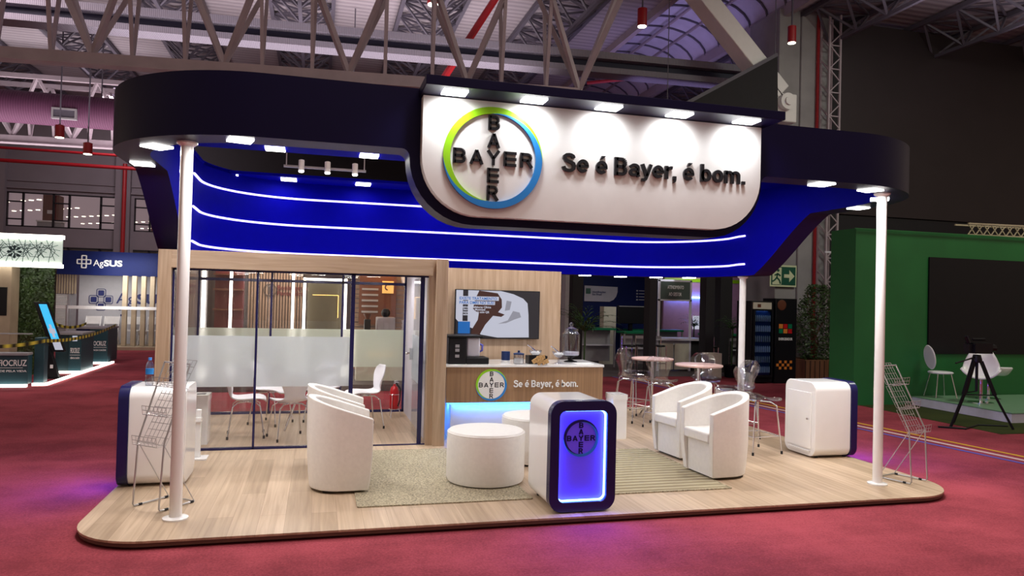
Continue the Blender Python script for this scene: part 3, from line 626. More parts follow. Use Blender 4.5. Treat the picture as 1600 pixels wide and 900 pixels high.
# open door leaf
d = MB().box(1.17, 1.18, 8.40, 9.12, F_+.02, 1.98).build('door_leaf', 'glass', rm)
MB().box(1.163, 1.168, 8.40, 9.12, .74, 1.29).build('frosted_band', 'frost', d); MB().box(1.15, 1.2, 8.38, 8.40, F_, 1.99).build('door_edge', 'navyrim', d)
MB().box(1.12, 1.16, 9.0, 9.05, .98, 1.12).tube([(1.13, 9.02, 1.06), (1.08, 9.02, 1.06), (1.08, 8.9, 1.06)], .012).build('handle', 'chrome', d)
for x, y in ((-1.2, 8.95), (-.35, 8.95), (.55, 8.95), (-.9, 10.0), (.0, 10.0), (.85, 9.9)):
    o = MB().box(x-.11, x+.11, y-.11, y+.11, 2.078, 2.092).build('ceiling_light', 'lamp', rm)
    area_light('ceiling_lamp', (x, y, 2.06), .2, 5, (1, .97, .95), parent=rm)

# moulded shell chair used in white and in clear acrylic
def shell(name, m, parent, zs, w=.21, bh=.36):
    prof = [(-.22, zs-.035, .17), (-.20, zs-.005, .19), (-.1, zs+.01, .215), (.02, zs-.004, .215), (.12, zs-.008, .185), (.18, zs+.02, .13), (.205, zs+.09, .115), (.215, zs+.16, .14), (.235, zs+.24, .185), (.255, zs+.31, .175), (.27, zs+bh, .10)]
    rows = []
    for y, z, hw in prof:
        row = []
        for k in range(13):
            u = -1+2*k/12; hwk = hw*w/.215
            lift = .025*u*u if z < zs+.05 else 0; push = -.05*u*u if z >= zs+.05 else 0
            row.append((hwk*u, y+push, z+lift))
        rows.append(row)
    o = MB().grid(rows).build(name, m, parent)
    s = o.modifiers.new('s', 'SUBSURF'); s.levels = 1; s.render_levels = 1
    so = o.modifiers.new('t', 'SOLIDIFY'); so.thickness = .012; so.offset = 0
    return o
def shell_chair(name, label, cat, loc, rz, group, m, zs, foot, ring=False):
    t = thing(name, label, cat, loc, rz, group); shell('seat_shell', m, t, zs)
    for sx in (-1, 1):
        for sy in (-1, 1):
            top = (sx*.11, sy*.10, zs-.03); mid = (sx*.16, sy*.15, zs-.07); ft = (sx*foot, sy*foot, .012)
            l = MB().tube([top, mid, ft], .0085, 8).build('leg', 'chrome', t)
            MB().lathe([(.013, 0), (.013, .035)], (sx*foot, sy*foot), 8).build('foot_cap', 'matteblack', l)
    MB().tube([(-.11, -.10, zs-.03), (.11, .10, zs-.03)], .01, 6).tube([(.11, -.10, zs-.03), (-.11, .10, zs-.03)], .01, 6).lathe([(.06, zs-.035), (.06, zs-.015)], n=16).build('under_frame', 'chrome', t)
    if ring:
        k = .30; q = foot-.06*.9+.0; z = .2; q = .16+(foot-.16)*(zs-.07-z)/(zs-.07)
        MB().tube([(-q, -q, z), (q, -q, z), (q, q, z), (-q, q, z)], .008, 8, True).build('foot_rest', 'chrome', t)
    return t
c1 = shell_chair('shell_chair', 'white moulded meeting chair nearest the left bin, side on', 'chair', (-.78, 9.12, .06), radians(95), 'white chairs in the meeting room', 'plastic', .44, .2)
for loc, rz, lab in (((-.28, 8.93, .06), radians(200), 'white moulded meeting chair with its back close to the front glass'), ((-.55, 9.95, .06), radians(60), 'white moulded meeting chair at the rear left, beyond the side-on chair'), ((.12, 10.1, .06), radians(-20), 'white moulded meeting chair at the far side, behind the near chair'), ((.62, 9.55, .06), radians(-75), 'white moulded meeting chair by the open doorway')):
    copy_tree(c1, loc, rz, lab)
t = thing('meeting_table', 'small round glass-topped meeting table behind the frosted band', 'table', (-.15, 9.5, .073)); MB().lathe([(.42, .72), (.42, .735)], n=40).build('top', 'acrylic', t)
for k in range(4):
    a = pi/4+k*pi/2; MB().tube([(.30*cos(a), .30*sin(a), .715), (.08*cos(a), .08*sin(a), .4), (.28*cos(a), .28*sin(a), 0)], .012).build('leg', 'chrome', t)
# bins
def bin_(loc, label, w=.19, h=.55, d=.26):
    t = thing('waste_bin', label, 'bin', loc); MB().ringprism(rrect(-w/2, w/2, -d/2, d/2, .02, 3), rrect(-w/2+.01, w/2-.01, -d/2+.01, d/2-.01, .015, 3), 0, h*.88, 'z').box(-w/2+.01, w/2-.01, -d/2+.01, d/2-.01, 0, .01).build('body', 'whitegloss', t)
    MB().ringprism(rrect(-w/2-.006, w/2+.006, -d/2-.006, d/2+.006, .02, 3), rrect(-w/2+.04, w/2-.04, -d/2+.05, d/2-.05, .015, 3), h*.88, h, 'z').build('lid', 'whitegloss', t); B('liner', 'matteblack', t, -w/2+.015, w/2-.015, -d/2+.015, d/2-.015, h*.3, h*.86)
bin_((-1.24, 8.78, .06), 'white square bin just inside the glass room at left'); bin_((3.66, 8.45, .06), 'white square bin beside the right end of the wooden counter'); bin_((5.42, 8.75, .06), 'white square bin behind the tub chairs, by the back pole', .22)
t = thing('hand_gel_stand', 'slim white dispenser stand behind the left cabinet', 'dispenser', (-1.14, 7.95, .06)); B('base', 'whitegloss', t, -.1, .1, -.1, .1, 0, .015); B('post', 'whitegloss', t, -.03, .03, -.02, .02, .015, .5, bevel=.005); B('bottle_tray', 'whitegloss', t, -.035, .035, -.05, .03, .38, .42)
# fire extinguisher
t = thing('fire_extinguisher', 'red fire extinguisher on a wire stand inside the meeting room', 'fire extinguisher', (1.08, 10.3, .06)); t.scale = (.8, .8, .8)
MB().lathe([(.06, .14), (.075, .16), (.078, .45), (.06, .52), (.025, .55), (.025, .58)], n=20).build('cylinder', 'extred', t); MB().tube([(0, 0, .58), (0, 0, .62), (.05, -.03, .64)], .014).tube([(.0, 0, .61), (.08, -.02, .60)], .01).build('valve', 'steel', t)
MB().tube([(.03, -.02, .6), (.1, -.08, .5), (.09, -.1, .3), (.06, -.09, .2)], .012).build('hose', 'black', t)
b = MB()
for k in range(3): a = k*2.1; b.tube([(.085*cos(a), .085*sin(a), .4), (.09*cos(a), .09*sin(a), .14), (.13*cos(a), .13*sin(a), 0)], .006)
b.tube([(.085*cos(i*pi/8), .085*sin(i*pi/8), .14) for i in range(16)], .005, 6, True).tube([(.085*cos(i*pi/8), .085*sin(i*pi/8), .4) for i in range(16)], .005, 6, True); b.build('wire_stand', 'chrome', t)

# ================================================================ TV WALL, COUNTER
t = thing('wall_panel', 'tall light oak panel wall behind the wooden counter', 'panel wall', (0, 0, 0)); B('panel', 'oakv', t, 1.445, 3.19, 9.32, 9.44, .06, 2.15, bevel=.003); B('end_return', 'oakv', t, 1.445, 1.55, 8.46, 9.32, .06, 2.15) if False else None
tv = thing('wall_screen', 'thin wall-mounted screen showing a white and brown picture with text', 'screen', (0, 0, 0))
B('housing', 'black', tv, 1.725, 2.875, 9.26, 9.30, 1.235, 1.875, bevel=.004); MB().box(2.1, 2.5, 9.3, 9.32, 1.4, 1.7).build('wall_mount', 'steel', tv)
B('display', 'scr_k', tv, 1.735, 2.865, 9.255, 9.259, 1.245, 1.865)
def flat(nm, m, pts, y, par=tv): return MB().prism([(1.735+u*1.13, 1.865-v*.62) for u, v in pts], y, y+.0005, 'y').build(nm, m, par)
flat('picture', 'scr_w', [(0, 0), (.53, .0), (.68, .06), (.80, .15), (.855, .25), (.87, .5), (.88, .98), (.5, .99), (.3, .93), (.2, .80), (.05, .70), (0, .6)], 9.2535)
flat('picture', 'scr_br', [(.27, 0), (.49, .05), (.54, .18), (.545, .35), (.50, .45), (.58, .5), (.54, .55), (.44, .53), (.35, .72), (.28, .95), (.18, .95), (.2, .8), (.26, .62), (.27, .48), (.2, .4), (.22, .2)], 9.253)
flat('picture', 'scr_k', [(.08, 0), (.14, 0), (.14, .65), (.08, .65)], 9.253)
flat('picture', 'scr_g', [(.62, .62), (.68, .42), (.76, .45), (.78, .55), (.7, .6), (.6, .68), (.5, .7)], 9.253); flat('picture', 'scr_g', [(.6, .2), (.66, .22), (.64, .4), (.58, .42)], 9.253)
flat('caption_box', 'scr_w', [(.03, .125), (.505, .125), (.505, .21), (.03, .21)], 9.2525); flat('caption_box', 'scr_w', [(.03, .225), (.46, .225), (.46, .30), (.03, .30)], 9.2525)
text('caption', 'EXISTE TRATAMENTO', 'scr_b', tv, 1.735+.04*1.13, 9.252, 1.865-.2*.62, .50, .038, ext=.0003, off=.02); text('caption', 'PARA DMRI NO SUS!', 'scr_b', tv, 1.735+.04*1.13, 9.252, 1.865-.29*.62, .46, .038, ext=.0003, off=.02)
text('caption', 'Retina e Prefeituras Clínica\ne Secretaria Municipal\nacesse aqui mais com QR\ne saiba mais', 'scr_w', tv, 1.735+.06*1.13, 9.252, 1.865-.53*.62, .40, .125, ext=.0003, off=.03)
flat('blue_tile', 'scr_b', [(.03, .66), (.17, .66), (.17, .91), (.03, .91)], 9.2524)
ct = thing('service_counter', 'wood-fronted counter with white top, round logo and slogan', 'counter', (0, 0, 0))
B('worktop', 'whitegloss', ct, 1.49, 3.50, 8.48, 9.25, .935, .965, bevel=.004); B('upper_body', 'walnut', ct, 1.50, 3.49, 8.495, 9.24, .51, .935, bevel=.002)
B('lower_body', 'white', ct, 1.58, 3.42, 8.60, 9.2, .06, .5); B('led_channel', 'ledsky', ct, 1.56, 3.45, 8.565, 8.585, .485, .507); B('led_channel', 'ledsky', ct, 1.535, 1.555, 8.6, 9.15, .485, .507)
area_light('counter_led_lamp', (2.5, 8.56, .47), 1.8, 5, (.03, .25, 1), (2.5, 8.62, 0), parent=ct, sy=.03); area_light('counter_led_lamp', (1.53, 8.8, .47), .5, 4, (.05, .25, 1), (1.45, 8.7, 0), parent=ct, sy=.03)
logo(ct, 2.05, 8.492, .722, .192, disc='white', t=.006); slogan('whitel', ct, 2.325, 8.490, .692, .83, .085, .004)
T = .965
t = thing('coffee_machine', 'black capsule coffee machine with a clear water tank on the counter', 'coffee machine', (1.73, 8.72, T)); B('body', 'black', t, -.2, .02, -.16, .18, 0, .32, bevel=.012); B('top_plate', 'black', t, -.22, .22, -.17, .19, .32, .345, bevel=.008); B('water_tank', 'lav', t, .03, .2, -.1, .14, .08, .32, bevel=.02); B('drip_tray', 'black', t, .02, .3, -.16, .12, 0, .08, bevel=.01); 
for z in (.2, .15, .08): MB().box(-.12, -.07, -.166, -.159, z, z+.035).build('button', 'greyp', t)
MB().tube([(.2, -.02, .24), (.24, -.04, .22), (.235, -.05, .16), (.2, -.03, .14)], .014).build('lever', 'bluet', t)
t = thing('sugar_jar', 'short glass jar of white sugar on the counter, dark lid', 'jar', (2.42, 8.62, T)); MB().lathe([(.06, 0), (.065, .01), (.065, .115)], n=24).build('glass', 'jar', t); MB().lathe([(.055, .008), (.055, .07)], n=20).build('sugar', 'sugar', t); MB().lathe([(.068, .115), (.068, .13), (.015, .14), (.015, .165)], n=24).build('lid', 'darkblue', t)
t = thing('blue_canister', 'dark blue round tin left of the sugar jar', 'tin', (2.3, 8.8, T)); MB().lathe([(.06, 0), (.06, .03)], n=24).build('coaster', 'white', t); MB().lathe([(.055, .03), (.055, .14)], n=24).build('tin', 'darkblue', t)
t = thing('snack_box', 'small black box filled with snack packets on the counter', 'box', (2.66, 8.66, T+.001)); MB().ringprism([(-.12, -.08), (.12, -.08), (.12, .08), (-.12, .08)], [(-.11, -.07), (.11, -.07), (.11, .07), (-.11, .07)], 0, .10, 'z').box(-.11, .11, -.07, .07, 0, .01).build('box', 'black', t); MB().bar((-.10, -.02, .09), (-.02, .03, .10), .05, .02).bar((-.04, -.04, .10), (.03, .02, .11), .05, .02).bar((.02, -.03, .10), (.10, 0, .09), .05, .02).bar((-.05, .03, .10), (.05, .05, .11), .05, .02).build('snacks', 'snack', t); MB().lathe([(.025, 0), (.025, .002)], n=16).build('badge', 'orange', t); KIDS(t)[-1].location = (0, -.082, .05); KIDS(t)[-1].rotation_euler = (pi/2, 0, 0)
def bowl(loc, label):
    t = thing('glass_bowl', label, 'bowl', loc); MB().lathe([(.055, 0), (.05, .008), (.012, .02), (.012, .07), (.04, .085), (.075, .12), (.085, .15)], n=28).build('bowl', 'jar', t); MB().lathe([(.03, .085), (.062, .115), (.05, .13), (.01, .14)], n=20).build('filling', 'sugar', t); MB().tube([(.02, 0, .12), (-.06, .02, .19), (-.10, .03, .215)], [.012, .006, .008], 8).build('spoon', 'chrome', t)
bowl((2.72, 8.9, T), 'footed glass bowl with a spoon behind the black snack box'); bowl((2.96, 8.68, T), 'footed glass bowl with a spoon right of the snack box')
t = thing('glass_dispenser', 'tall lidded glass jar on a dark foot at the counter end', 'jar', (3.2, 8.9, T)); MB().lathe([(.09, 0), (.085, .01), (.02, .03), (.02, .06), (.09, .075), (.09, .085)], n=28).build('foot', 'black', t); MB().lathe([(.1, .085), (.115, .10), (.118, .36), (.09, .39), (.085, .405)], n=28).build('jar', 'jar', t); MB().lathe([(.095, .405), (.09, .43), (.03, .45), (.012, .46), (.03, .48), (.025, .505), (.005, .515)], n=24).build('lid', 'jar', t); MB().lathe([(.1, .09), (.105, .10), (.105, .13)], n=14).build('contents', 'lav', t)
o = MB().box(3.17, 3.4, 8.58, 8.75, T, T+.004).build('leaflet', 'white'); tag(o, 'white paper leaflet lying on the right end of the counter', 'leaflet')
o = MB().box(2.86, 3.06, 8.56, 8.62, T, T+.006).build('napkin_stack', 'steel'); tag(o, 'flat grey tray edge under the right glass bowl', 'tray')

# ================================================================ KIOSKS (front faces local -Y)
def kiosk(loc, rz, label, w, h, d, door=False, swap=False, power=10):
    t = thing('display_kiosk', label, 'kiosk', loc, rz); x0, x1 = -w/2, w/2; r = .10
    MB().prism(rrect(x0, x1, .015, h, r, 10), .062, d, 'y').build('body', 'whitegloss', t, .006)
    MB().ringprism(rrect(x0-.012, x1+.012, .008, h+.01, r+.01, 10), rrect(x0+.065, x1-.065, .085, h-.07, .05, 10), -.02, .064, 'y').build('front_frame', 'navyrim', t, .003)
    MB().prism(rrect(x0+.05, x1-.05, .07, h-.055, .06, 10), .052, .0615, 'y').build('light_panel', 'glowp', t)
    MB().ringprism(rrect(x0+.064, x1-.064, .084, h-.069, .05, 10), rrect(x0+.072, x1-.072, .092, h-.077, .045, 10), .022, .040, 'y').build('led_edge', 'ledcyan', t)
    logo(t, 0, .0515, h-.30, .150, lm='navyrim', gm='navyrim', bm_='cyan', t=.012)
    for x in (x0+.08, x1-.08):
        for y in (.08, d-.08): MB().lathe([(.02, 0), (.02, .016)], (x, y), 10).build('foot', 'black', t)
    if door:
        MB().prism(rrect(x0+.06, x1-.06, .1, h-.12, .01, 3), d, d+.012, 'y').build('door', 'whitegloss', t, .003); MB().box(x0+.09, x0+.12, d+.012, d+.03, h*.5, h*.5+.02).build('lock', 'chrome', t)
        MB().box(x0+.08, x1-.08, d, d+.02, .06, .08).build('door_sill', 'white', t)
    area_light('kiosk_lamp', (0, -.04, h*.5), w*.7, power, (.06, .0, 1), (0, -1, h*.42), parent=t, sy=h*.7)
    return t
kiosk((2.10, 5.50, .06), 0, 'white kiosk with a glowing violet logo front at the platform edge', .54, .885, .62, power=14)
kiosk((-1.60, 7.12, .06), -pi/2, 'white rounded kiosk at the left edge holding a water bottle', .54, .86, .52, power=19)
kiosk((5.93, 7.2, .06), pi/2, 'white rounded kiosk with a locked back door at the right edge', .54, .85, .53, door=True, power=19)
t = thing('water_bottle', 'clear plastic water bottle with a blue cap on the left kiosk', 'bottle', (-1.41, 6.98, .923)); MB().lathe([(.028, 0), (.033, .01), (.033, .13), (.031, .14), (.033, .15), (.03, .19), (.013, .215), (.013, .225)], n=20).build('bottle', 'jar', t); MB().lathe([(.015, .222), (.015, .245)], n=16).build('cap', 'bluecap', t); MB().lathe([(.034, .10), (.034, .15)], n=20).build('label', 'cyan', t)

# ================================================================ TUB CHAIRS, OTTOMANS (open side local -Y)
def tub(loc, rz, label, group):
    t = thing('tub_chair', label, 'armchair', loc, rz, group); hw, L, th = .285, .26, .065
    def loop(off, sc):
        pts = [((hw-off)*sc, -L*sc)]
        for i in range(25): a = pi*i/24; pts.append(((hw-off)*cos(a)*sc, ((hw-off)*1.02*sin(a))*sc))
        pts.append((-(hw-off)*sc, -L*sc)); return pts
    def top(y): return .63+.18*min(1, (y+L)/(L+hw))
    o0, o1, oi = loop(0, .9), loop(0, 1), loop(th, 1); oi0 = loop(th, .9)
    b = MB(); rows = [[(p[0], p[1], .015) for p in oi0], [(p[0], p[1], .015) for p in o0]]
    for k, z in enumerate((.12, .3)): s = .945+.045*k; rows.append([(p[0]*s, p[1]*s, z) for p in o1])
    rows += [[(p[0], p[1], top(p[1])) for p in o1], [(p[0], p[1], top(p[1])-.002) for p in oi], [(p[0], p[1], .3) for p in oi], [(p[0], p[1], .015) for p in oi0]]
    n = len(o1); b.grid(rows); e = len(rows)
    for j in (0, n-1): b.f.append(tuple(k*n+j for k in range(e-1)))
    b.build('shell', 'leather', t, .01)
    s = [(p[0]*.985, p[1]*.985) for p in loop(th, 1)]; s = s[1:-1]; s = [(hw-th-.004, -L-.005)]+s+[(-(hw-th-.004), -L-.005)]
    MB().prism(s, .34, .44, 'z').build('seat_cushion', 'leather', t, .018, seg=3)
    MB().box(-(hw-th)*.93, (hw-th)*.93, -L+.04, -L+.08, .015, .345).build('front_panel', 'leather', t)
    MB().box(-.2, .2, -.2, .15, 0, .018).build('plinth', 'matteblack', t)
    return t
tc = tub((.235, 6.60, .069), radians(90), 'white tub armchair at the front left, seen from its side', 'white tub armchairs')
copy_tree(tc, (.22, 7.42, .069), radians(88), 'white tub armchair at left, behind the front one')
copy_tree(tc, (3.93, 6.50, .069), radians(-86), 'white tub armchair at right, nearer the front pole')
copy_tree(tc, (4.03, 7.37, .069), radians(-84), 'white tub armchair at right, behind and left of the other')
def ottoman(loc, r, h, label):
    t = thing('round_ottoman', label, 'ottoman', loc); MB().lathe([(r*.97, .01), (r, .04), (r, h-.05), (r*.985, h-.025), (r*.95, h-.008), (r*.8, h)], n=56).build('body', 'leather', t); MB().tube([(r*.985*cos(2*pi*i/56), r*.985*sin(2*pi*i/56), h-.026) for i in range(56)], .005, 6, True).build('piping', 'leather', t); MB().lathe([(r*.9, 0), (r*.9, .012)], n=40).build('base', 'matteblack', t)
ottoman((1.56, 6.62, .07), .365, .475, 'round white ottoman left of the glowing kiosk'); ottoman((2.28, 7.38, .07), .365, .475, 'round white ottoman half hidden behind the glowing kiosk')
def rug(x0, x1, y0, y1, m, label):
    t = thing('woven_rug', label, 'rug', (0, 0, 0)); b = MB(); b.box(x0, x1, y0, y1, .0605, .068); b.build('weave', m, t)
    MB().bar((x0, y0, .065), (x1, y0, .065), .018, .009).bar((x0, y0, .065), (x0, y1, .065), .018, .009).bar((x1, y0, .065), (x1, y1, .065), .018, .009).bar((x0, y1, .065), (x1, y1, .065), .018, .009).build('hem', 'jute', t)
rug(.36, 1.81, 5.93, 8.05, 'jute', 'beige woven jute rug under the round ottoman'); rug(2.40, 3.74, 5.95, 7.72, 'jute2', 'striped jute rug between the glowing kiosk and the right armchairs')

# ================================================================ MAGAZINE RACKS
def rack(loc, rz, label, lean=.30):
    t = thing('brochure_rack', label, 'brochure rack', loc, rz); w = .145
    for s in (-1, 1):
        MB().tube([(s*w, .30, .012), (s*w, -.02, .012), (s*w, -.03, .03), (s*w, .0, .52), (s*w, lean, 1.12)], .007, 8).build('side_rail', 'wire', t); MB().tube([(s*w, .30, .012), (s*w, .005, .50)], .004, 6).build('stay', 'wire', t)
        for y in (.02, .26): MB().tube([(s*w, y, .012), (s*w, y+.03, .012)], .010, 8).build('rubber_foot', 'black', t)
    MB().tube([(-w, lean, 1.12), (w, lean, 1.12)], .007).build('cross_bar', 'wire', t); MB().tube([(-w, .30, .012), (w, .30, .012)], .006).build('cross_bar', 'wire', t)
    for zb in (.50, .72, .94):
        yb = (zb-.52)*lean/.6; b = MB(); W_ = w-.01
        for i in range(7):
            x = -W_+2*W_*i/6; b.tube([(x, yb+.03+.20*.56, zb+.20), (x, yb+.03, zb+.0), (x, yb-.05, zb), (x, yb-.06, zb+.07)], .0022, 5)
        for dy, dz in ((.03+.05*.56, .05), (.03+.10*.56, .10), (.03+.15*.56, .15), (.03+.2*.56, .2), (.03, 0), (-.05, 0), (-.055, .035), (-.06, .07)): b.tube([(-W_, yb+dy, zb+dz), (W_, yb+dy, zb+dz)], .0025, 5)
        b.build('wire_basket', 'wire', t)
    return t
rack((-1.22, 6.17, .06), radians(-40), 'chrome wire brochure rack behind the front left pole', .22); rack((5.72, 5.84, .06), radians(18), 'chrome wire brochure rack by the front right pole')

# ================================================================ BAR TABLES, STOOLS
def bartable(loc, label, r=.31, h=.88):
    t = thing('bar_table', label, 'table', loc); MB().lathe([(r-.01, h-.028), (r, h-.02), (r, h-.006), (r-.01, h)], n=44).build('top', 'tabletop', t); MB().lathe([(.025, .12), (.025, h-.028)], n=16).build('column', 'chrome', t)
    for k in range(4): a = k*pi/2+.5; MB().tube([(0, 0, .16), (.08*cos(a), .08*sin(a), .15), (.17*cos(a), .17*sin(a), .07), (.21*cos(a), .21*sin(a), .01)], .013).build('leg', 'chrome', t)
bartable((4.83, 9.85, .06), 'tall round bar table farther back with a chrome column'); bartable((5.03, 8.85, .06), 'tall round bar table just behind the right armchairs', .32)
s0 = shell_chair('bar_stool', 'clear acrylic bar stool left of the far bar table', 'stool', (4.42, 9.62, .06), radians(110), 'clear acrylic bar stools', 'acrylic', .62, .2, True)
for loc, rz, lab in (((4.72, 10.25, .06), radians(30), 'clear acrylic bar stool behind the far bar table'), ((4.62, 9.12, .06), radians(140), 'clear acrylic bar stool left of the near bar table'), ((5.42, 9.35, .06), radians(-20), 'clear acrylic bar stool behind the near bar table'), ((4.98, 7.42, .06), radians(95), 'clear acrylic bar stool standing alone left of the right kiosk'), ((5.25, 8.25, .06), radians(-80), 'clear acrylic bar stool at the back pole')):
    copy_tree(s0, loc, rz, lab)

# track light
t = thing('track_light', 'white rail with three lit spot heads hanging in the canopy opening', 'track light', (0, 8.9, 3.26)); MB().box(-.43, .52, -.02, .02, -.01, .015).build('rail', 'greyp', t)
MB().bar((-.4, 0, .01), (-.4, 0, .9), .012).build('hanger', 'steel', t); MB().bar((.5, 0, .01), (.5, 0, .9), .012).build('hanger', 'steel', t)
for x in (-.23, .07, .39):
    h = MB().tube([(x, 0, .08), (x, -.03, -.05)], .034, 16).build('spot_head', 'white', t); MB().tube([(x, -.0305, -.052), (x, -.032, -.058)], .03, 16).build('bulb', 'lamp', h)
    spot_light('spot_lamp', (x, 8.85, 3.17), (x+.2, 7.2, 0), 30, 60, parent=None)

# ================================================================ BACKGROUND LEFT
t = thing('lit_pattern_sign', 'white lit fascia with a line pattern and a dark flower at far left', 'sign', (0, 0, 0))
B('face', 'patt', t, -8, -4.88, 16, 16.06, 2.22, 2.72); B('light_edge', 'ledw', t, -8, -4.85, 15.96, 16.07, 2.72, 2.79); B('light_edge', 'ledw', t, -8, -4.86, 15.96, 16.07, 2.15, 2.22)
b = MB()
random.seed(3)
for cx in [-6.5+.23*i for i in range(7)]:
    for k in range(6):
        a = k*pi/6+cx; R_ = .22; p = (cx+R_*cos(a), 15.99, 2.47+min(.22, max(-.22, R_*sin(a)))); q = (cx-R_*cos(a+.5), 15.99, 2.47-min(.22, max(-.22, R_*sin(a+.5)))); b.bar(p, q, .008)
    b.tube([(cx+.13*cos(i*pi/3), 15.99, 2.47+.13*sin(i*pi/3)) for i in range(6)], .006, 4, True)
b.build('line_pattern', 'darkteal', t)
b = MB()
for k in range(8): a = k*pi/4; b.prism([(-5.68+.03*cos(a), 2.44+.03*sin(a)), (-5.68+.11*cos(a-.25), 2.44+.11*sin(a-.25)), (-5.68+.13*cos(a), 2.44+.13*sin(a)), (-5.68+.11*cos(a+.25), 2.44+.11*sin(a+.25))], 15.965, 15.985, 'y')
b.build('flower', 'darkteal', t)
t = thing('stand_post', 'beige stand post at the far left edge with a dark slot', 'post', (0, 0, 0)); B('post', 'slat', t, -6.6, -5.76, 16.1, 16.5, 0, 2.15); B('slot', 'black', t, -5.95, -5.82, 16.08, 16.1, 1.2, 1.75)
def leafwall(name, label, x0, x1, y, z0, z1, n, m='leaf', s=.07, cat='green wall'):
    t = thing(name, label, cat, (0, 0, 0)); B('backing', 'soil', t, x0, x1, y, y+.1, z0, z1); b = MB(); rnd = random.Random(5)
    for i in range(n):
        c = Vector((rnd.uniform(x0, x1), y-rnd.uniform(.01, .1), rnd.uniform(z0, z1))); a = rnd.uniform(0, 6.28); u = Vector((cos(a), rnd.uniform(-.4, .4), sin(a)))*s; v = Vector((-sin(a), rnd.uniform(-.6, .2), cos(a)))*s*.45
        b.add([c-u, c-v, c+u, c+v], [(0, 1, 2, 3)])
    o = b.build('foliage', m, t, smooth=False); o['kind'] = 'stuff'
leafwall('planted_wall', 'dark green planted wall between the beige post and the blue fascia', -5.98, -5.20, 16.7, 0, 2.2, 5000, s=.04)
# fiocruz counters
def navycounter(name, x0, x1, y0, y1, h, m, label, txt=None):
    t = thing(name, label, 'counter', (0, 0, 0)); B('body', m, t, x0, x1, y0, y1, .06, h-.03, bevel=.006); B('top', 'greyp', t, x0-.03, x1+.03, y0-.03, y1+.03, h-.03, h); B('led_base', 'ledw', t, x0-.04, x1+.04, y0-.04, y1, .01, .05)
    return t
def hazard(a, c, m, label):
    a = Vector(a); c = Vector(c); n = 24; rows = [[], []]
    for i in range(n+1):
        t_ = i/n; p = a+(c-a)*t_-Vector((0, 0, .10*4*t_*(1-t_)))
        rows[0].append(p-Vector((0, 0, .03))); rows[1].append(p+Vector((0, 0, .03)))
    o = MB().grid(rows).build('barrier_tape', m); tag(o, label, 'tape')
t = thing('reception_counter', 'low teal reception counter lettered FIOCRUZ at the far left edge', 'counter', (0, 0, 0)); B('body', 'teal', t, -6.6, -4.90, 14.55, 14.74, .05, .56, bevel=.005); B('top', 'greyp', t, -6.6, -4.90, 14.5, 14.76, .56, .60); B('led_base', 'ledw', t, -6.6, -4.9, 14.48, 14.55, .005, .05)
text('lettering', 'FIOCRUZ', 'whitel', t, -5.36, 14.54, .37, .44, .11, ext=.004, off=.01); MB().box(-5.9, -4.98, 14.538, 14.544, .335, .342).build('rule', 'whitel', t); text('lettering', 'CIÊNCIA E SAÚDE PELA VIDA', 'whitel', t, -5.78, 14.54, .265, .86, .045, ext=.004, off=.01)
B('glass_screen', 'glass', t, -6.6, -4.9, 14.7, 14.71, .60, .92); B('glass_rail', 'greyp', t, -6.6, -4.9, 14.69, 14.72, .92, .94)
t = thing('counter_end_panel', 'upright grey-teal end panel beside the low teal counter', 'panel', (0, 0, 0)); B('panel', 'teal', t, -4.88, -4.72, 14.75, 14.95, .05, .86, bevel=.01); B('led_base', 'ledw', t, -4.88, -4.68, 14.68, 14.75, .005, .05)
def democ(label, x0, xm, x1, y, h, body, screen):
    t = thing('demo_counter', label, 'counter', (0, 0, 0)); B('body', body, t, x0, xm, y, y+.8, .05, h-.04); B('front_panel', 'teal', t, xm, x1, y-.05, y+.8, .05, h-.04); B('top', 'greyp', t, x0-.02, x1+.02, y-.07, y+.82, h-.04, h)
    w = x1-xm; text('lettering', 'FIOCRUZ', 'whitel', t, xm+.03, y-.055, h*.5, w-.06, .11, ext=.004, off=.01); MB().box(xm+.02, x1-.02, y-.056, y-.05, h*.45, h*.45+.008).build('rule', 'whitel', t); text('lettering', 'CIÊNCIA E SAÚDE', 'whitel', t, xm+.03, y-.055, h*.36, w-.06, .045, ext=.004, off=.01)
    B('led_base', 'ledw', t, x0, x1+.02, y-.10, y-.05, .005, .05)
    if screen: B('lit_screen', 'scr_w', t, xm+.06, xm+.15, y-.06, y-.05, h-.17, h-.06)
democ('dark teal counter with a small lit screen behind the tilted totem', -5.19, -4.93, -4.70, 16.85, .84, 'darkteal', True)
democ('navy and teal counter lettered FIOCRUZ, nearest the wooden slats', -5.42, -5.12, -4.74, 18.95, .86, 'navy2', False)
o = MB().bar((-4.66, 14.7, .03), (-4.66, 19.1, .03), .05, .04).build('floor_light_strip', 'ledw'); tag(o, 'white light strip on the carpet edge below the dark counters', 'light strip')
t = thing('touch_totem', 'tilted black information totem with a bright blue screen', 'totem', (-4.99, 15.9, 0))
P4 = lambda x0, x1, z0, z1: [(x0-(z0-1)*.35, z0), (x1-(z0-1)*.35, z0), (x1-(z1-1)*.35, z1), (x0-(z1-1)*.35, z1)]
MB().prism(P4(-.13, .09, .52, 1.48), -.05, .08, 'y').build('body', 'black', t, .01); MB().prism(P4(-.05, .085, .74, 1.44), -.058, -.05, 'y').build('screen', 'totem', t); MB().prism(P4(-.05, .085, .56, .72), -.058, -.05, 'y').build('lit_foot', 'scr_w', t)
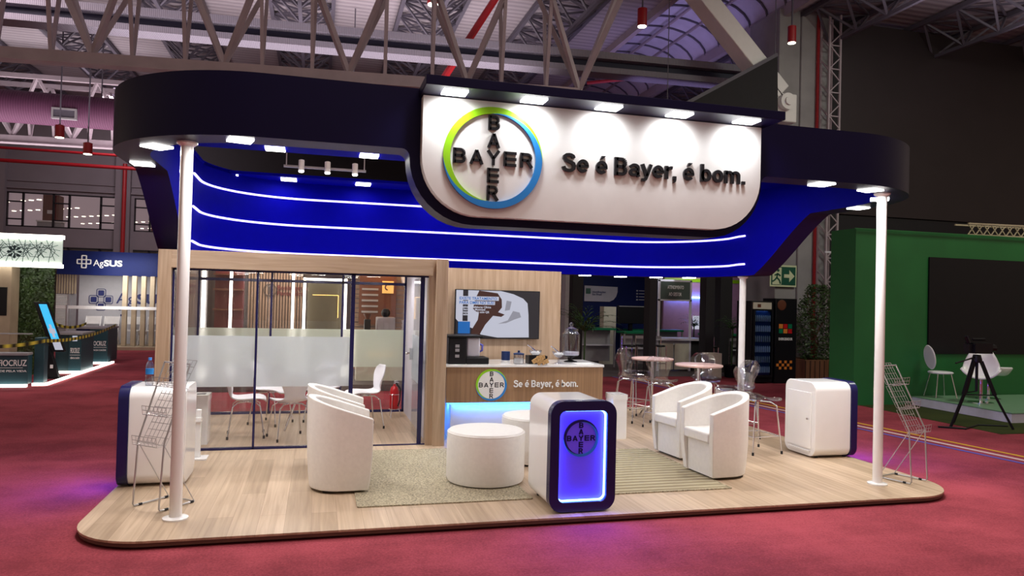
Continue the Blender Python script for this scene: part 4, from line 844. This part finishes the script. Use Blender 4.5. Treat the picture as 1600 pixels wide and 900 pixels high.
MB().prism(P4(-.005, .035, .80, 1.05), -.062, -.058, 'y').prism(P4(-.035, .07, .88, .97), -.062, -.058, 'y').build('cross_mark', 'scr_w', t); MB().prism([(-.12, .7), (.0, .62), (.17, .02), (-.1, .02)], -.03, .08, 'y').build('stand', 'black', t, .01); MB().box(-.16, .28, -.1, .2, 0, .02).build('base_plate', 'black', t); B('badge', 'whitel', t, .02, .07, -.038, -.03, .2, .27)
hazard((-6.3, 14.45, .80), (-4.63, 14.5, .82), 'hazardx', 'yellow and black tape above the low teal counter'); hazard((-4.63, 14.52, .82), (-4.60, 19.0, .92), 'hazard', 'yellow and black tape crossing in front of the tilted totem')
hazard((-5.5, 17.6, 1.02), (-5.2, 18.9, .95), 'hazard', 'short yellow and black tape behind the totem')
# AgSUS stand
t = thing('booth_fascia', 'navy fascia lettered AgSUS above the white booth at left', 'fascia', (0, 0, 0)); B('board', 'navy2', t, -7.6, -4.35, 24, 24.5, 2.17, 2.88)
text('lettering', 'Ag', 'whitel', t, -6.47, 23.99, 2.38, .27, .25, ext=.01, off=0); text('lettering', 'SUS', 'whitel', t, -6.19, 23.99, 2.44, .50, .19, ext=.01, off=.035)
b = MB()
for dx, dz in ((0, .12), (0, -.12), (.12, 0), (-.12, 0)):
    b.ringprism(rrect(-6.72+dx-.075, -6.72+dx+.075, 2.56+dz-.075, 2.56+dz+.075, .03, 3), rrect(-6.72+dx-.045, -6.72+dx+.045, 2.56+dz-.045, 2.56+dz+.045, .01, 3), 23.98, 24, 'y')
b.build('cross_mark', 'whitel', t)
t = thing('booth_wall', 'white booth back wall with a large navy AgSUS lettering', 'booth wall', (0, 0, 0)); B('panel', 'boothw', t, -7.0, -2.5, 24.6, 24.7, 0, 2.2)
text('lettering', 'Ag', 'navyl', t, -5.97, 24.59, 1.23, .52, .42, ext=.005, off=0); text('lettering', 'SUS', 'navyl', t, -5.40, 24.59, 1.32, .86, .32, ext=.005, off=.035)
b = MB()
for dx, dz in ((0, .2), (0, -.2), (.2, 0), (-.2, 0)):
    X_, Z_ = -6.39+dx, 1.44+dz; b.ringprism(rrect(X_-.13, X_+.13, Z_-.13, Z_+.13, .05, 3), rrect(X_-.115, X_+.115, Z_-.115, Z_+.115, .04, 3), 24.58, 24.6, 'y'); b.prism(rrect(X_-.08, X_+.08, Z_-.08, Z_+.08, .03, 3), 24.58, 24.6, 'y')
b.build('cross_mark', 'navyl', t); MB().box(-5.78, -5.72, 24.58, 24.6, .88, 1.06).box(-5.84, -5.66, 24.58, 24.6, .94, 1.0).build('small_cross', 'navyl', t)
text('lettering', 'Agência Brasileira de Apoio', 'navyl', t, -5.97, 24.59, 1.12, 1.4, .05, ext=.005, off=0); B('stripe', 'whitel', t, -7.6, -4.4, 24.1, 24.12, 1.12, 1.2) if False else None
t = thing('louvred_panel', 'pale slatted wooden panel over a lit louvred door', 'panel', (0, 0, 0)); b = MB()
for i in range(9): b.box(-7.6+i*.07, -7.56+i*.07, 24.3, 24.36, 1.6, 2.17)
b.build('vertical_slats', 'slat', t); B('door_backing', 'greyp', t, -7.6, -7.02, 24.42, 24.46, 0, 1.6); b = MB()
for i in range(22): b.box(-7.6, -7.2, 24.36, 24.4, .6+i*.045, .625+i*.045)
b.build('louvres', 'whitel', t); B('jamb', 'greyp', t, -7.2, -7.15, 24.33, 24.42, 0, 1.6)
for i, x in enumerate((-5.50, -5.25, -5.0, -4.76)):
    o = B('wooden_slat', 'slat', None, x-.06, x+.06, 23.55, 23.7, .1, 2.17); tag(o, 'upright wooden slat in front of the white booth wall', 'slat', 'wooden slats before the white booth')
o = B('booth_floor', 'slat', None, -7.6, -4.3, 23.2, 24.6, 0, .09); tag(o, 'low pale wooden floor of the white booth', 'floor platform')
t = thing('belt_barrier', 'white tape stretched across the booth entrance', 'tape', (0, 0, 0)); MB().bar((-7.6, 23.4, 1.22), (-4.5, 23.4, 1.22), .01, .09).build('tape', 'whitel', t); MB().lathe([(.15, .001), (.15, .02), (.03, .03), (.03, 1.27)], (-6.95, 23.4), 12).build('barrier_post', 'steel', t)
for x in (-6.5, -6.0, -5.4, -4.8):
    t = thing('folding_chair', 'white folding chair standing in the booth behind the slats', 'chair', (x, 24.15, .09), 0, 'white folding chairs in the slatted booth'); B('seat', 'whitel', t, -.2, .2, -.2, .2, .42, .45); B('backrest', 'whitel', t, -.2, .2, .18, .21, .62, .85)
    for s in (-1, 1): MB().tube([(s*.2, -.2, 0), (s*.2, .2, .85)], .015).build('leg', 'whitel', t); MB().tube([(s*.2, .2, 0), (s*.2, -.15, .44)], .015).build('leg', 'whitel', t)
area_light('booth_lamp', (-5.5, 23.2, 2.1), 1.5, 30, (1, .97, .92), (-5.5, 24.6, 1.3)); area_light('booth_lamp', (-5.6, 14, 2.1), 1, 9, (1, .98, .92), (-5.6, 15.5, 0))

# ================================================================ BEHIND THE GLASS ROOM
o = B('cafe_floor', 'grey_floor', None, -3.0, 3.6, 13.6, 20, 0, .12); tag(o, 'low grey-green floor of the cafe booth behind the glass room', 'floor platform')
t = thing('cafe_wall', 'dark slatted back wall of the cafe booth seen through the glass', 'wall', (0, 0, 0)); B('backing', 'slatd', t, -2.9, .0, 16.6, 16.7, .12, 2.6); b = MB()
for i in range(19): b.box(-1.45+i*.06, -1.41+i*.06, 16.52, 16.6, .12, 2.6)
b.build('slats', 'slatm', t)
for p in ('Boulangerie',): text('lettering', 'Boulangerie\nPantaneira', 'redl', t, -.85, 16.5, 1.72, .62, .22, ext=.005)
MB().ringprism([(-1.0+.14*cos(i*pi/12), 1.83+.14*sin(i*pi/12)) for i in range(24)], [(-1.0+.12*cos(i*pi/12), 1.83+.12*sin(i*pi/12)) for i in range(24)], 16.49, 16.51).box(-1.03, -.97, 16.49, 16.51, 1.75, 1.93).build('emblem', 'slatd', t)
def ledframe(x0, x1, z0, z1, y, label, m='ledw', w=.05):
    t = thing('illuminated_portal', label, 'light', (0, 0, 0)); MB().box(x0, x1, y, y+.05, z1-w, z1).build('top_tube', m, t); MB().box(x0, x0+w, y, y+.05, z0, z1).build('side_tube', m, t); MB().box(x1-w, x1, y, y+.05, z0, z1).build('side_tube', m, t)
ledframe(-.28, .56, .12, 2.08, 14.8, 'inner white light frame around the dark doorway behind the glass')
for x, h, lab in ((-1.66, 2.45, 'leftmost upright white light tube behind the glass room'), (-.50, 2.45, 'upright white light tube left of the light frame'), (.66, 2.6, 'upright white light tube right of the light frame')):
    o = B('light_tube', 'ledw', None, x, x+.05, 15, 15.05, .12, h-.2); tag(o, lab, 'light')
t = thing('dark_doorway', 'dark brown mirror panel inside the white light frame', 'panel', (0, 0, 0)); B('panel', 'olive', t, -.2, .5, 15.0, 15.05, .12, 2.0); MB().bar((-.1, 14.97, 1.75), (.4, 14.97, 1.75), .012).bar((.4, 14.97, 1.75), (.4, 14.97, 1.3), .012).build('inlay', 'ledwarm', t)
t = thing('white_partition', 'white upright partition at the left behind the glass room', 'panel', (0, 0, 0)); B('panel', 'greyp', t, -2.6, -2.0, 14.5, 14.6, .12, 2.6); B('lit_edge', 'ledw', t, -2.08, -2.02, 14.45, 14.5, .12, 2.4)
t = thing('menu_board', 'warm lit menu board with a square emblem on the cafe back wall', 'menu board', (0, 0, 0)); B('board', 'brown', t, .85, 1.62, 15.6, 15.74, 1.15, 2.25); B('lit_square', 'menu', t, 1.32, 1.56, 15.57, 15.6, 1.82, 2.08); 
for i in range(6): MB().box(.9, 1.24, 15.58, 15.6, 1.4+.12*i, 1.44+.12*i).build('menu_line', 'greyp', t)
MB().tube([(1.44+.06*cos(i), 15.565, 1.95+.06*sin(i)) for i in (1, 1.6, 2.2, 2.8, 3.4, 4, 4.6)], .014).build('emblem', 'brown', t)
t = thing('plank_wall', 'brown horizontally planked cafe wall behind the menu board', 'wall', (0, 0, 0)); b = MB()
for i in range(24): b.box(.75, 3.4, 15.75, 15.8, .2+i*.1, .285+i*.1)
b.build('planks', 'slatm', t); B('cornice_light', 'ledwarm', t, .75, 1.9, 15.7, 15.74, 2.36, 2.42); area_light('cafe_fill_light', (1.4, 15.2, 2.6), .6, 10, (1, .6, .25), (1.4, 15.8, 1.6))
t = thing('cafe_counter', 'pale cafe counter with a warm light line behind the doorway', 'counter', (0, 0, 0)); B('body', 'cream', t, .75, 2.2, 14.2, 14.6, .12, 1.0); B('top', 'slatd', t, .72, 2.25, 14.15, 14.65, 1.0, 1.05); B('warm_strip', 'ledwarm', t, .95, 1.5, 14.18, 14.2, .62, .64)
t = thing('espresso_machine', 'grey espresso machine on the cafe counter', 'coffee machine', (1.3, 14.4, 1.05)); B('body', 'steel', t, -.18, .18, -.15, .15, 0, .3, bevel=.02); MB().ball((0, 0, .38), .09).build('bean_hopper', 'black', t); B('tray', 'black', t, -.15, .15, -.2, -.15, 0, .05)
t = thing('grinder', 'black coffee grinder left of the espresso machine', 'grinder', (.95, 14.4, 1.05)); B('body', 'black', t, -.06, .06, -.08, .08, 0, .25, bevel=.01); MB().lathe([(.03, .25), (.08, .36)], n=14).build('hopper', 'brown', t)
t = thing('cup_stack', 'stack of pale cups right of the espresso machine', 'cups', (1.68, 14.4, 1.05)); MB().lathe([(.05, 0), (.07, .08), (.05, .082), (.07, .16), (.05, .162), (.07, .24)], n=14).build('cups', 'lav', t); MB().lathe([(.06, 0), (.06, .1)], (.16, 0), 14).build('jar', 'lav', t)
t = thing('bamboo_plant', 'tall green bamboo stem before the pale round panel', 'plant', (2.05, 14.0, .12)); MB().tube([(0, 0, 0), (.02, 0, .8), (-.01, 0, 1.6), (.02, 0, 2.1)], .03, 8).build('stem', 'leaf', t); b = MB()
for k in range(10): a = k*1.3; b.add([(0, 0, 1.2+.08*k), (.12*cos(a), .05*sin(a), 1.3+.08*k), (.3*cos(a), .1*sin(a), 1.25+.08*k), (.12*cos(a), .05*sin(a)+.03, 1.22+.08*k)], [(0, 1, 2, 3)])
b.build('leaves', 'leaf', t)
t = thing('round_sign_panel', 'pale round panel high on the cafe wall', 'panel', (0, 0, 0)); MB().tube([(2.1, 15.5, 2.2), (2.1, 15.75, 2.2)], .38, 36).build('disc', 'lav', t)
area_light('cafe_fill_light', (0, 12.2, 2.9), 1.5, 45, (1, .85, .7), (0, 12.2, 0))  # added fill that brightens the carpet behind the glass room
t = thing('red_display', 'dark red shelf display behind the left part of the glass room', 'shelf', (0, 0, 0)); B('backing', 'redl', t, -2.0, -1.45, 15.6, 15.7, .12, 2.5); 
for z in (.6, 1.0, 1.4, 1.8, 2.1): B('shelf_board', 'brown', t, -2.0, -1.45, 15.3, 15.6, z, z+.03)
area_light('cafe_fill_light', (-1.0, 15.4, 2.9), 1.2, 60, (1, .88, .75), (-1, 16.5, 1.2))  # added fill that brightens the slatted wall

# ================================================================ BACKGROUND RIGHT
t = thing('led_wall', 'huge switched-off dark screen wall at the upper right', 'screen', (0, 0, 0)); B('screen', 'screen', t, 12.98, 24, 15.9, 16.2, 4.19, 9.22)
B('lower_truss_beam', 'matteblack', t, 12.75, 24, 15.95, 16.4, 3.6, 4.17); B('under_drape', 'matteblack', t, 12.75, 24, 16.4, 16.45, 0, 3.7)
t = thing('truss_tower', 'upright square truss tower left of the huge dark screen', 'truss tower', (0, 0, 0)); xa, xb, ya, yb = 12.34, 12.66, 15.55, 15.87
for x in (xa, xb):
    for y in (ya, yb): MB().bar((x, y, 0), (x, y, 9.2), .045).build('upright', 'truss', t)
b = MB(); z = 0
while z < 8.8: b.bar((xa, ya, z), (xb, ya, z+.3), .025).bar((xb, ya, z+.3), (xa, ya, z+.6), .025).bar((xa, ya, z), (xb, ya, z), .025).bar((xa, yb, z+.3), (xb, yb, z), .025).bar((xa, ya, z), (xa, yb, z+.3), .025); z += .6
b.build('lattice', 'truss', t)
MB().box(12.72, 12.96, 15.9, 15.94, 0, 9.2).build('black_drape', 'matteblack', t)
t = thing('box_truss', 'tan lattice truss lying above the green backdrop', 'truss', (0, 0, 0)); a, c = Vector((12.2, 11.3, 3.24)), Vector((14.6, 11.1, 3.24)); b = MB()
for dy in (0, .3):
    for dz in (0, .22): b.bar(a+Vector((0, dy, dz)), c+Vector((0, dy, dz)), .03)
b.build('chords', 'slat', t); b = MB()
for i in range(14): p = a+(c-a)*i/14; q = a+(c-a)*(i+1)/14; b.bar(p, q+Vector((0, 0, .22)), .016).bar(p+Vector((0, 0, .22)), q, .016)
b.build('lattice', 'slat', t)
t = thing('green_backdrop', 'big green stage backdrop with an inset dark screen', 'backdrop', (0, 0, 0)); B('wall', 'greenwall', t, 9.36, 20, 11.0, 11.65, 0, 3.2); B('inset_screen', 'black', t, 10.97, 17, 10.97, 11.0, .94, 2.74); MB().bar((9.30, 10.96, 3.19), (20, 10.96, 3.19), .02).build('top_seam', 'greenwall', t)
t = thing('stage', 'low white-edged stage with a pale green floor at right', 'stage', (0, 0, 0)); B('top', 'stage', t, 10.6, 20, 8.97, 10.97, .15, .165); B('skirt', 'stagew', t, 10.61, 20, 8.98, 10.96, 0, .15)
def swan(loc, rz, label):
    t = thing('lounge_chair', label, 'chair', loc, rz); MB().lathe([(.20, 0), (.20, .012), (.03, .03), (.03, .40)], n=20).build('pedestal', 'chrome', t)
    rows = []
    for j in range(9):
        v = j/8; row = []
        for k in range(11):
            u = -1+k/5; y = -.24+.42*min(v*1.6, 1)+.1*max(0, v-.62); z = .42+.04*u*u+max(0, v-.5)*.85; hw = .30 if v < .5 else .30-.55*(v-.5)**2
            row.append((hw*u, y-.06*u*u*(v > .5), z+(.12*abs(u)**3 if v < .6 else 0)))
        rows.append(row)
    o = MB().grid(rows).build('seat_shell', 'plastic', t); s = o.modifiers.new('t', 'SOLIDIFY'); s.thickness = .03; return t
swan((11.18, 10.05, .167), radians(-50), 'white swivel lounge chair on the stage, facing the camera side'); swan((11.85, 10.5, .167), radians(75), 'white swivel lounge chair on the stage, behind the other')
t = thing('stage_chair', 'white oval-backed chair at the left end of the stage', 'chair', (11.0, 10.72, .175), radians(75)); b = MB()
MB().lathe([(.20, .43), (.21, .45), (.19, .465)], n=28).build('seat', 'plastic', t); o = MB().lathe([(.17, -.012), (.18, 0), (.17, .012)], n=28, sy=1.25).build('backrest', 'plastic', t); o.location = (0, .2, .72); o.rotation_euler = (radians(80), 0, 0)
for sx in (-1, 1):
    for sy in (-1, 1): MB().tube([(sx*.12, sy*.12, .43), (sx*.19, sy*.19, 0)], .01).build('leg', 'chrome', t)
t = thing('video_tripod', 'black video camera on a tall tripod before the stage', 'tripod', (9.62, 8.72, 0)); 
for ax, ay in ((-.42, .05), (.42, -.25), (0, .4)): MB().bar((ax*.12, ay*.12, 1.0), (ax*.5, ay*.5, .5), .045).bar((ax*.5, ay*.5, .5), (ax, ay, 0.01), .028).build('leg', 'black', t)
MB().tube([(0, 0, 1.02), (0, 0, .55)], .02).bar((-.2, .02, .5), (.2, -.1, .5), .015).bar((0, .2, .5), (0, 0, .55), .015).build('spreader', 'black', t); MB().lathe([(.06, .98), (.07, 1.02), (.05, 1.10)], n=16).build('fluid_head', 'black', t); MB().tube([(0, 0, 1.07), (-.5, -.1, .98)], .012).build('pan_handle', 'black', t)
MB().box(-.13, .2, -.09, .09, 1.12, 1.28).box(-.2, -.1, -.05, .05, 1.14, 1.26).tube([(-.16, 0, 1.27), (-.22, 0, 1.38)], .03).tube([(-.1, 0, 1.33), (.14, 0, 1.33)], .02).tube([(.2, 0, 1.2), (.32, 0, 1.2)], .06).build('video_camera', 'black', t)
o = MB().tube([(9.0, 8.8, .016), (9.3, 8.6, .016), (9.8, 8.85, .016), (10.2, 8.7, .016)], .014, 6).build('floor_cable', 'black'); tag(o, 'black cable lying under the video tripod', 'cable')
# fridges
t = thing('drinks_fridge', 'tall dark drinks fridge with a glass door full of bottles', 'fridge', (0, 0, 0)); B('cabinet', 'black', t, 9.42, 9.98, 14.3, 14.9, .03, 1.86, bevel=.01); B('header', 'cream', t, 9.45, 9.92, 14.28, 14.3, 1.68, 1.83); B('header_mark', 'brown', t, 9.56, 9.64, 14.27, 14.28, 1.72, 1.79); B('interior', 'darkblue', t, 9.48, 9.9, 14.285, 14.3, .2, 1.65)
for k in range(6):
    for i in range(8): MB().lathe([(.018, .25+k*.23), (.018, .36+k*.23), (.008, .39+k*.23)], (9.51+i*.052, 14.27), 8).build('bottle_row', 'steel' if k % 2 else 'lav', t)
B('glass_door', 'fridgeglass', t, 9.45, 9.93, 14.235, 14.24, .17, 1.67); MB().ringprism([(9.44, .15), (9.94, .15), (9.94, 1.68), (9.44, 1.68)], [(9.48, .19), (9.9, .19), (9.9, 1.64), (9.48, 1.64)], 14.23, 14.27).build('door_frame', 'black', t)
t = thing('black_totem', 'black upright totem with coloured squares beside the drinks fridge', 'totem', (0, 0, 0)); B('cabinet', 'black', t, 10.04, 10.60, 14.3, 14.8, 0, 1.93, bevel=.01)
for (i, j, m) in ((0, 1, 'orange'), (1, 1, 'extred'), (2, 1, 'greentop'), (0, 0, 'greentop'), (1, 0, 'orange'), (2, 0, 'extred')): B('colour_square', m, t, 10.13+i*.12, 10.23+i*.12, 14.29, 14.3, 1.14+j*.11, 1.24+j*.11)
text('lettering', 'ENERGISADOR', 'whitel', t, 10.13, 14.295, .98, .36, .06, ext=.004); MB().ball((0, 0, 0), .12).build('portrait_blot', 'brown', t).scale = (1, .06, 1); KIDS(t)[-1].location = (10.2, 14.3, 1.78)
b = MB()
for i in range(6):
    for j in range(3):
        if (i+j) % 2: b.box(10.08+i*.07, 10.14+i*.07, 14.29, 14.3, .32+j*.07, .38+j*.07)
b.build('chequer', 'orange', t)
t = thing('exit_sign', 'glow green exit sign with a running figure and an arrow', 'sign', (0, 0, 0)); yy0 = 15.98; xq = lambda u: 11.04+u*.77; zq = lambda v: 2.25+v*.55
B('plate', 'glow_cream', t, xq(0), xq(1), yy0, yy0+.02, zq(0), zq(1)); B('green_field', 'glow_green', t, xq(.04), xq(.96), yy0-.006, yy0, zq(.08), zq(.92)); B('door_shape', 'glow_cream', t, xq(.08), xq(.42), yy0-.01, yy0-.006, zq(.1), zq(.88))
b = MB(); yk = yy0-.016
for p, q in (((.27, .62), (.24, .42)), ((.24, .42), (.34, .3)), ((.34, .3), (.38, .14)), ((.24, .42), (.16, .3)), ((.16, .3), (.08, .24)), ((.27, .6), (.38, .5)), ((.27, .6), (.16, .52))): b.bar((xq(p[0]), yk, zq(p[1])), (xq(q[0]), yk, zq(q[1])), .035, .01, up=(0, 1, 0))
b.tube([(xq(.29), yk+.004, zq(.75)), (xq(.29), yk-.004, zq(.75))], .035, 12); b.build('running_figure', 'glow_green', t)
MB().prism([(xq(.52), zq(.42)), (xq(.72), zq(.42)), (xq(.72), zq(.22)), (xq(.92), zq(.5)), (xq(.72), zq(.78)), (xq(.72), zq(.58)), (xq(.52), zq(.58))], yy0-.01, yy0-.006, 'y').build('arrow', 'glow_cream', t)
area_light('fridge_fill_light', (9.68, 14.27, 1.64), .3, .5, (.6, .8, 1), (9.68, 14.29, 0))  # small added fill that brightens the bottles behind the door
# planter
t = thing('planter_bush', 'leafy bush in a brown wooden crate planter by the column', 'planter', (11.75, 15.1-.0, 0)); MB().ringprism([(-.6, -.4), (.55, -.4), (.6, .4), (-.6, .4)], [(-.54, -.34), (.49, -.34), (.54, .34), (-.54, .34)], 0, .5, 'z').build('crate', 'crate', t); b = MB()
for i in range(9): b.box(-.6+i*.13, -.595+i*.13+.01, -.41, -.4, .02, .48)
b.build('plank_gap', 'soil', t); B('soil', 'soil', t, -.54, .49, -.34, .34, .40, .44); b = MB(); rnd = random.Random(9)
for i in range(9): b.tube([(0, 0, .4), (rnd.uniform(-.15, .15), rnd.uniform(-.1, .1), .9), (rnd.uniform(-.35, .35), rnd.uniform(-.25, .25), rnd.uniform(1.3, 2.2))], [.02, .014, .006], 6)
b.build('stems', 'brown', t); b = MB()
for i in range(2600):
    z = rnd.uniform(.5, 2.3); w = .50*(1-abs((z-1.25)/1.25)**2.2)+.06; a = rnd.uniform(0, 6.28); rr = w*sqrt(rnd.uniform(.1, 1)); c_ = Vector((rr*cos(a), rr*.7*sin(a), z)); u = Vector((rnd.uniform(-1, 1), rnd.uniform(-1, 1), rnd.uniform(-1, 1))).normalized()*.05; v = u.orthogonal().normalized()*.02; b.add([c_-u, c_-v, c_+u, c_+v], [(0, 1, 2, 3)])
o = b.build('foliage', 'leaf', t, smooth=False); o['kind'] = 'stuff'
# palms
def palm(loc, h, label, n=16, L=.7):
    t = thing('potted_palm', label, 'plant', loc); MB().lathe([(.16, 0), (.2, .3), (.19, .3), (.17, .26)], n=18).build('pot', 'black', t); MB().tube([(0, 0, .2), (.02, 0, h*.6)], .02, 8).build('trunk', 'leafp', t); rnd = random.Random(int(h*77)); b = MB()
    for i in range(n):
        a = i*2.4; el = rnd.uniform(.5, 1.3); p0 = Vector((0, 0, h*.55)); pts = []
        for k in range(7): s = k/6; pts.append(p0+Vector((cos(a)*s*L*cos(el), sin(a)*s*L*cos(el), s*L*sin(el)*1.2-.5*s*s*L)))
        for k in range(1, 7):
            d = (pts[k]-pts[k-1]).normalized(); sd = d.cross(Vector((0, 0, 1))).normalized()
            for sgn in (-1, 1):
                q = pts[k]+sd*sgn*.22*L*(1-k/8)+d*.12*L-Vector((0, 0, .06)); b.add([pts[k-1], (pts[k-1]+q)/2+Vector((0, 0, .015)), q, (pts[k]+q)/2], [(0, 1, 2, 3)])
    b.build('fronds', 'leafp', t, smooth=False)
palm((5.55, 14.6, 0), 2.0, 'tall palm standing right of the oak panel wall', 18, .95); palm((9.75, 15.6, 0), 2.1, 'palm crown showing above the drinks fridge', 18, .55); palm((12.0, 21.5, 0), 1.8, 'small lit plant deep in the booths', 14, .7)
# navy booth
t = thing('navy_booth', 'dark navy booth wall with pale information panels behind the bar tables', 'booth', (0, 0, 0)); B('wall', 'navy2', t, 6.9, 10.0, 20, 20.1, 0, 4.2); B('canopy', 'navy', t, 5.9, 13.2, 17.6, 20, 2.75, 3.5)
MB().prism([(7.56, 1.76), (8.35, 1.76), (8.48, 1.82), (8.56, 1.92), (8.60, 2.05), (8.6, 2.2), (7.56, 2.22)], 19.95, 19.98, 'y').build('info_panel', 'lav', t); B('green_tile', 'glow_green', t, 7.6, 7.74, 19.93, 19.95, 1.98, 2.14); text('lettering', 'Identificações\nSus Brasil', 'navyl', t, 7.8, 19.945, 1.94, .42, .13, ext=.003)
for k in range(4): MB().box(9.3, 9.62, 19.95, 19.98, 1.83+k*.09, 1.85+k*.09).box(9.22, 9.26, 19.95, 19.98, 1.82+k*.09, 1.86+k*.09).build('info_line', 'lav', t)
for x0, x1, y, lab in ((5.9, 6.0, 16.9, 'thin pale grey post right of the oak panel wall'), (6.2, 6.48, 17.2, 'black post at the left end of the navy booth'), (7.50, 7.68, 15.5, 'black post just left of the framed service sign'), (9.14, 9.38, 15.8, 'broad black post right of the framed service sign'), (10.02, 10.36, 16.6, 'black post left of the back canopy pole')):
    o = B('booth_post', 'matteblack' if 'black' in lab else 'greyp', None, x0, x1, y, y+.3, 0, 2.74); tag(o, lab, 'post')
# atendimento kiosk
t = thing('service_desk', 'grey framed service desk with an ATENDIMENTO AO GESTOR header', 'desk', (0, 0, 0))
MB().box(8.47, 8.52, 17, 17.05, 0, 2.36).build('frame_post', 'lav', t); MB().box(9.37, 9.42, 17, 17.05, 0, 2.36).build('frame_post', 'lav', t); B('header_board', 'greygreen', t, 8.52, 9.37, 17.01, 17.04, 1.86, 2.32); MB().box(8.47, 9.42, 17, 17.06, 2.32, 2.37).box(8.47, 9.42, 17, 17.06, 1.82, 1.86).build('header_rail', 'lav', t)
text('lettering', 'ATENDIMENTO', 'whitel', t, 8.72, 17.0, 2.13, .46, .09, ext=.004, off=.005); text('lettering', 'AO GESTOR', 'whitel', t, 8.76, 17.0, 1.95, .36, .09, ext=.004, off=.005)
B('counter_top', 'lav', t, 8.42, 9.9, 16.92, 17.7, .80, .85); B('front_panel', 'cream', t, 8.5, 8.92, 17.0, 17.03, .05, .72); B('front_panel', 'cream', t, 8.96, 9.37, 17.0, 17.03, .05, .72); B('vent_strip', 'steel', t, 8.5, 9.37, 17.0, 17.03, .72, .8); B('end_bay', 'matteblack', t, 9.44, 9.86, 17.05, 17.6, .0, .8); MB().bar((9.86, 17.02, 0), (9.86, 17.02, .8), .03).build('frame_post', 'lav', t)
# green topped counters and stools
def gcounter(x0, x1, y, h, label):
    t = thing('green_counter', label, 'counter', (0, 0, 0)); B('top', 'greentop', t, x0, x1, y, y+.5, h-.05, h); B('panel', 'greyp', t, x0+.05, x1-.05, y+.3, y+.34, .15, h-.05); B('shelf', 'lav', t, x0+.05, x1-.05, y+.1, y+.3, h*.55, h*.55+.03)
    for x in (x0+.03, x1-.03): B('leg', 'steel', t, x-.02, x+.02, y+.02, y+.06, 0, h-.05)
gcounter(6.85, 7.75, 18.0, 1.05, 'green-topped high counter farthest left in the navy booth'); gcounter(7.62, 8.38, 17.2, 1.0, 'green-topped high counter behind the three bar stools'); gcounter(9.9, 11.0, 17.0, .98, 'green-topped high counter behind the back canopy pole'); gcounter(8.7, 10.4, 19.2, .98, 'long green-topped counter behind the service desk')
def dstool(loc, label, seatm='black', first=[None]):
    if first[0] is None:
        t = thing('booth_stool', label, 'stool', loc, 0, 'chrome stools in the dark booths'); MB().lathe([(.16, .66), (.17, .68), (.16, .70)], n=18).build('seat', seatm, t); MB().box(-.14, .14, .13, .15, .85, .92).build('backrest', 'steel', t)
        for sx in (-1, 1):
            MB().tube([(sx*.14, .14, 0), (sx*.14, .14, .92)], .012, 6).build('leg', 'chrome', t); MB().tube([(sx*.14, -.14, 0), (sx*.14, -.14, .68)], .012, 6).build('leg', 'chrome', t)
        MB().tube([(-.14, -.14, .25), (.14, -.14, .25)], .01, 6).tube([(-.14, .14, .3), (.14, .14, .3)], .01, 6).build('foot_rest', 'chrome', t); first[0] = t; return t
    return copy_tree(first[0], loc, random.uniform(-.5, .5), label)
for loc, lab in (((7.5, 16.6, 0), 'leftmost of the three stools before the green counter'), ((7.9, 16.7, 0), 'middle one of the three stools before the green counter'), ((8.3, 16.6, 0), 'rightmost of the three stools, by the service desk'), ((9.62, 16.35, 0), 'stool at the end of the service desk'), ((10.1, 15.9, 0), 'stool between the service desk and the fridge'), ((10.65, 16.45, 0), 'stool half hidden by the back canopy pole')): dstool(loc, lab)
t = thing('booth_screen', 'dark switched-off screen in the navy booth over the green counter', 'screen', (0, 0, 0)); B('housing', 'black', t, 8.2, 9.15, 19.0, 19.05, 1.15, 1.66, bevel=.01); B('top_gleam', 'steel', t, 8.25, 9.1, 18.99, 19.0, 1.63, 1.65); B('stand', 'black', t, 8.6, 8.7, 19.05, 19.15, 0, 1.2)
o = B('cream_cabinet', 'cream', None, 7.75, 8.12, 18.9, 19.2, 0, 1.62); tag(o, 'pale upright cabinet left of the dark booth screen', 'cabinet')
o = B('crate_stack', 'cream', None, 8.95, 9.3, 15.3, 15.6, 0, .6); tag(o, 'tan carton behind the back canopy pole', 'box')
t = thing('pink_booth', 'pink booth wall with a lime stripe and a blue light line', 'booth', (0, 0, 0)); B('wall', 'pink', t, 11.3, 14.6, 22.3, 22.4, 0, 3.6); B('lime_stripe', 'lime', t, 11.3, 14.6, 22.27, 22.3, 2.5, 2.62); B('light_line', 'ledcyan', t, 11.4, 13.2, 22.2, 22.28, 1.95, 2.0); B('bright_display', 'scr_w', t, 12.35, 13.0, 22.1, 22.2, .9, 1.35)
area_light('booth_lamp', (8.3, 17.5, 2.6), 1.2, 9, (.9, .95, 1), (8.3, 18.3, .8)); area_light('booth_lamp', (12.3, 21.2, 2.9), 1, 16, (1, .85, .95), (12.3, 22.4, 1.5))
t = thing('wall_beam', 'pale horizontal bar behind the green backdrop edge', 'bar', (0, 0, 0)); MB().bar((11.0, 13.9, 3.0), (12.2, 13.9, 3.0), .04).build('bar', 'lav', t)
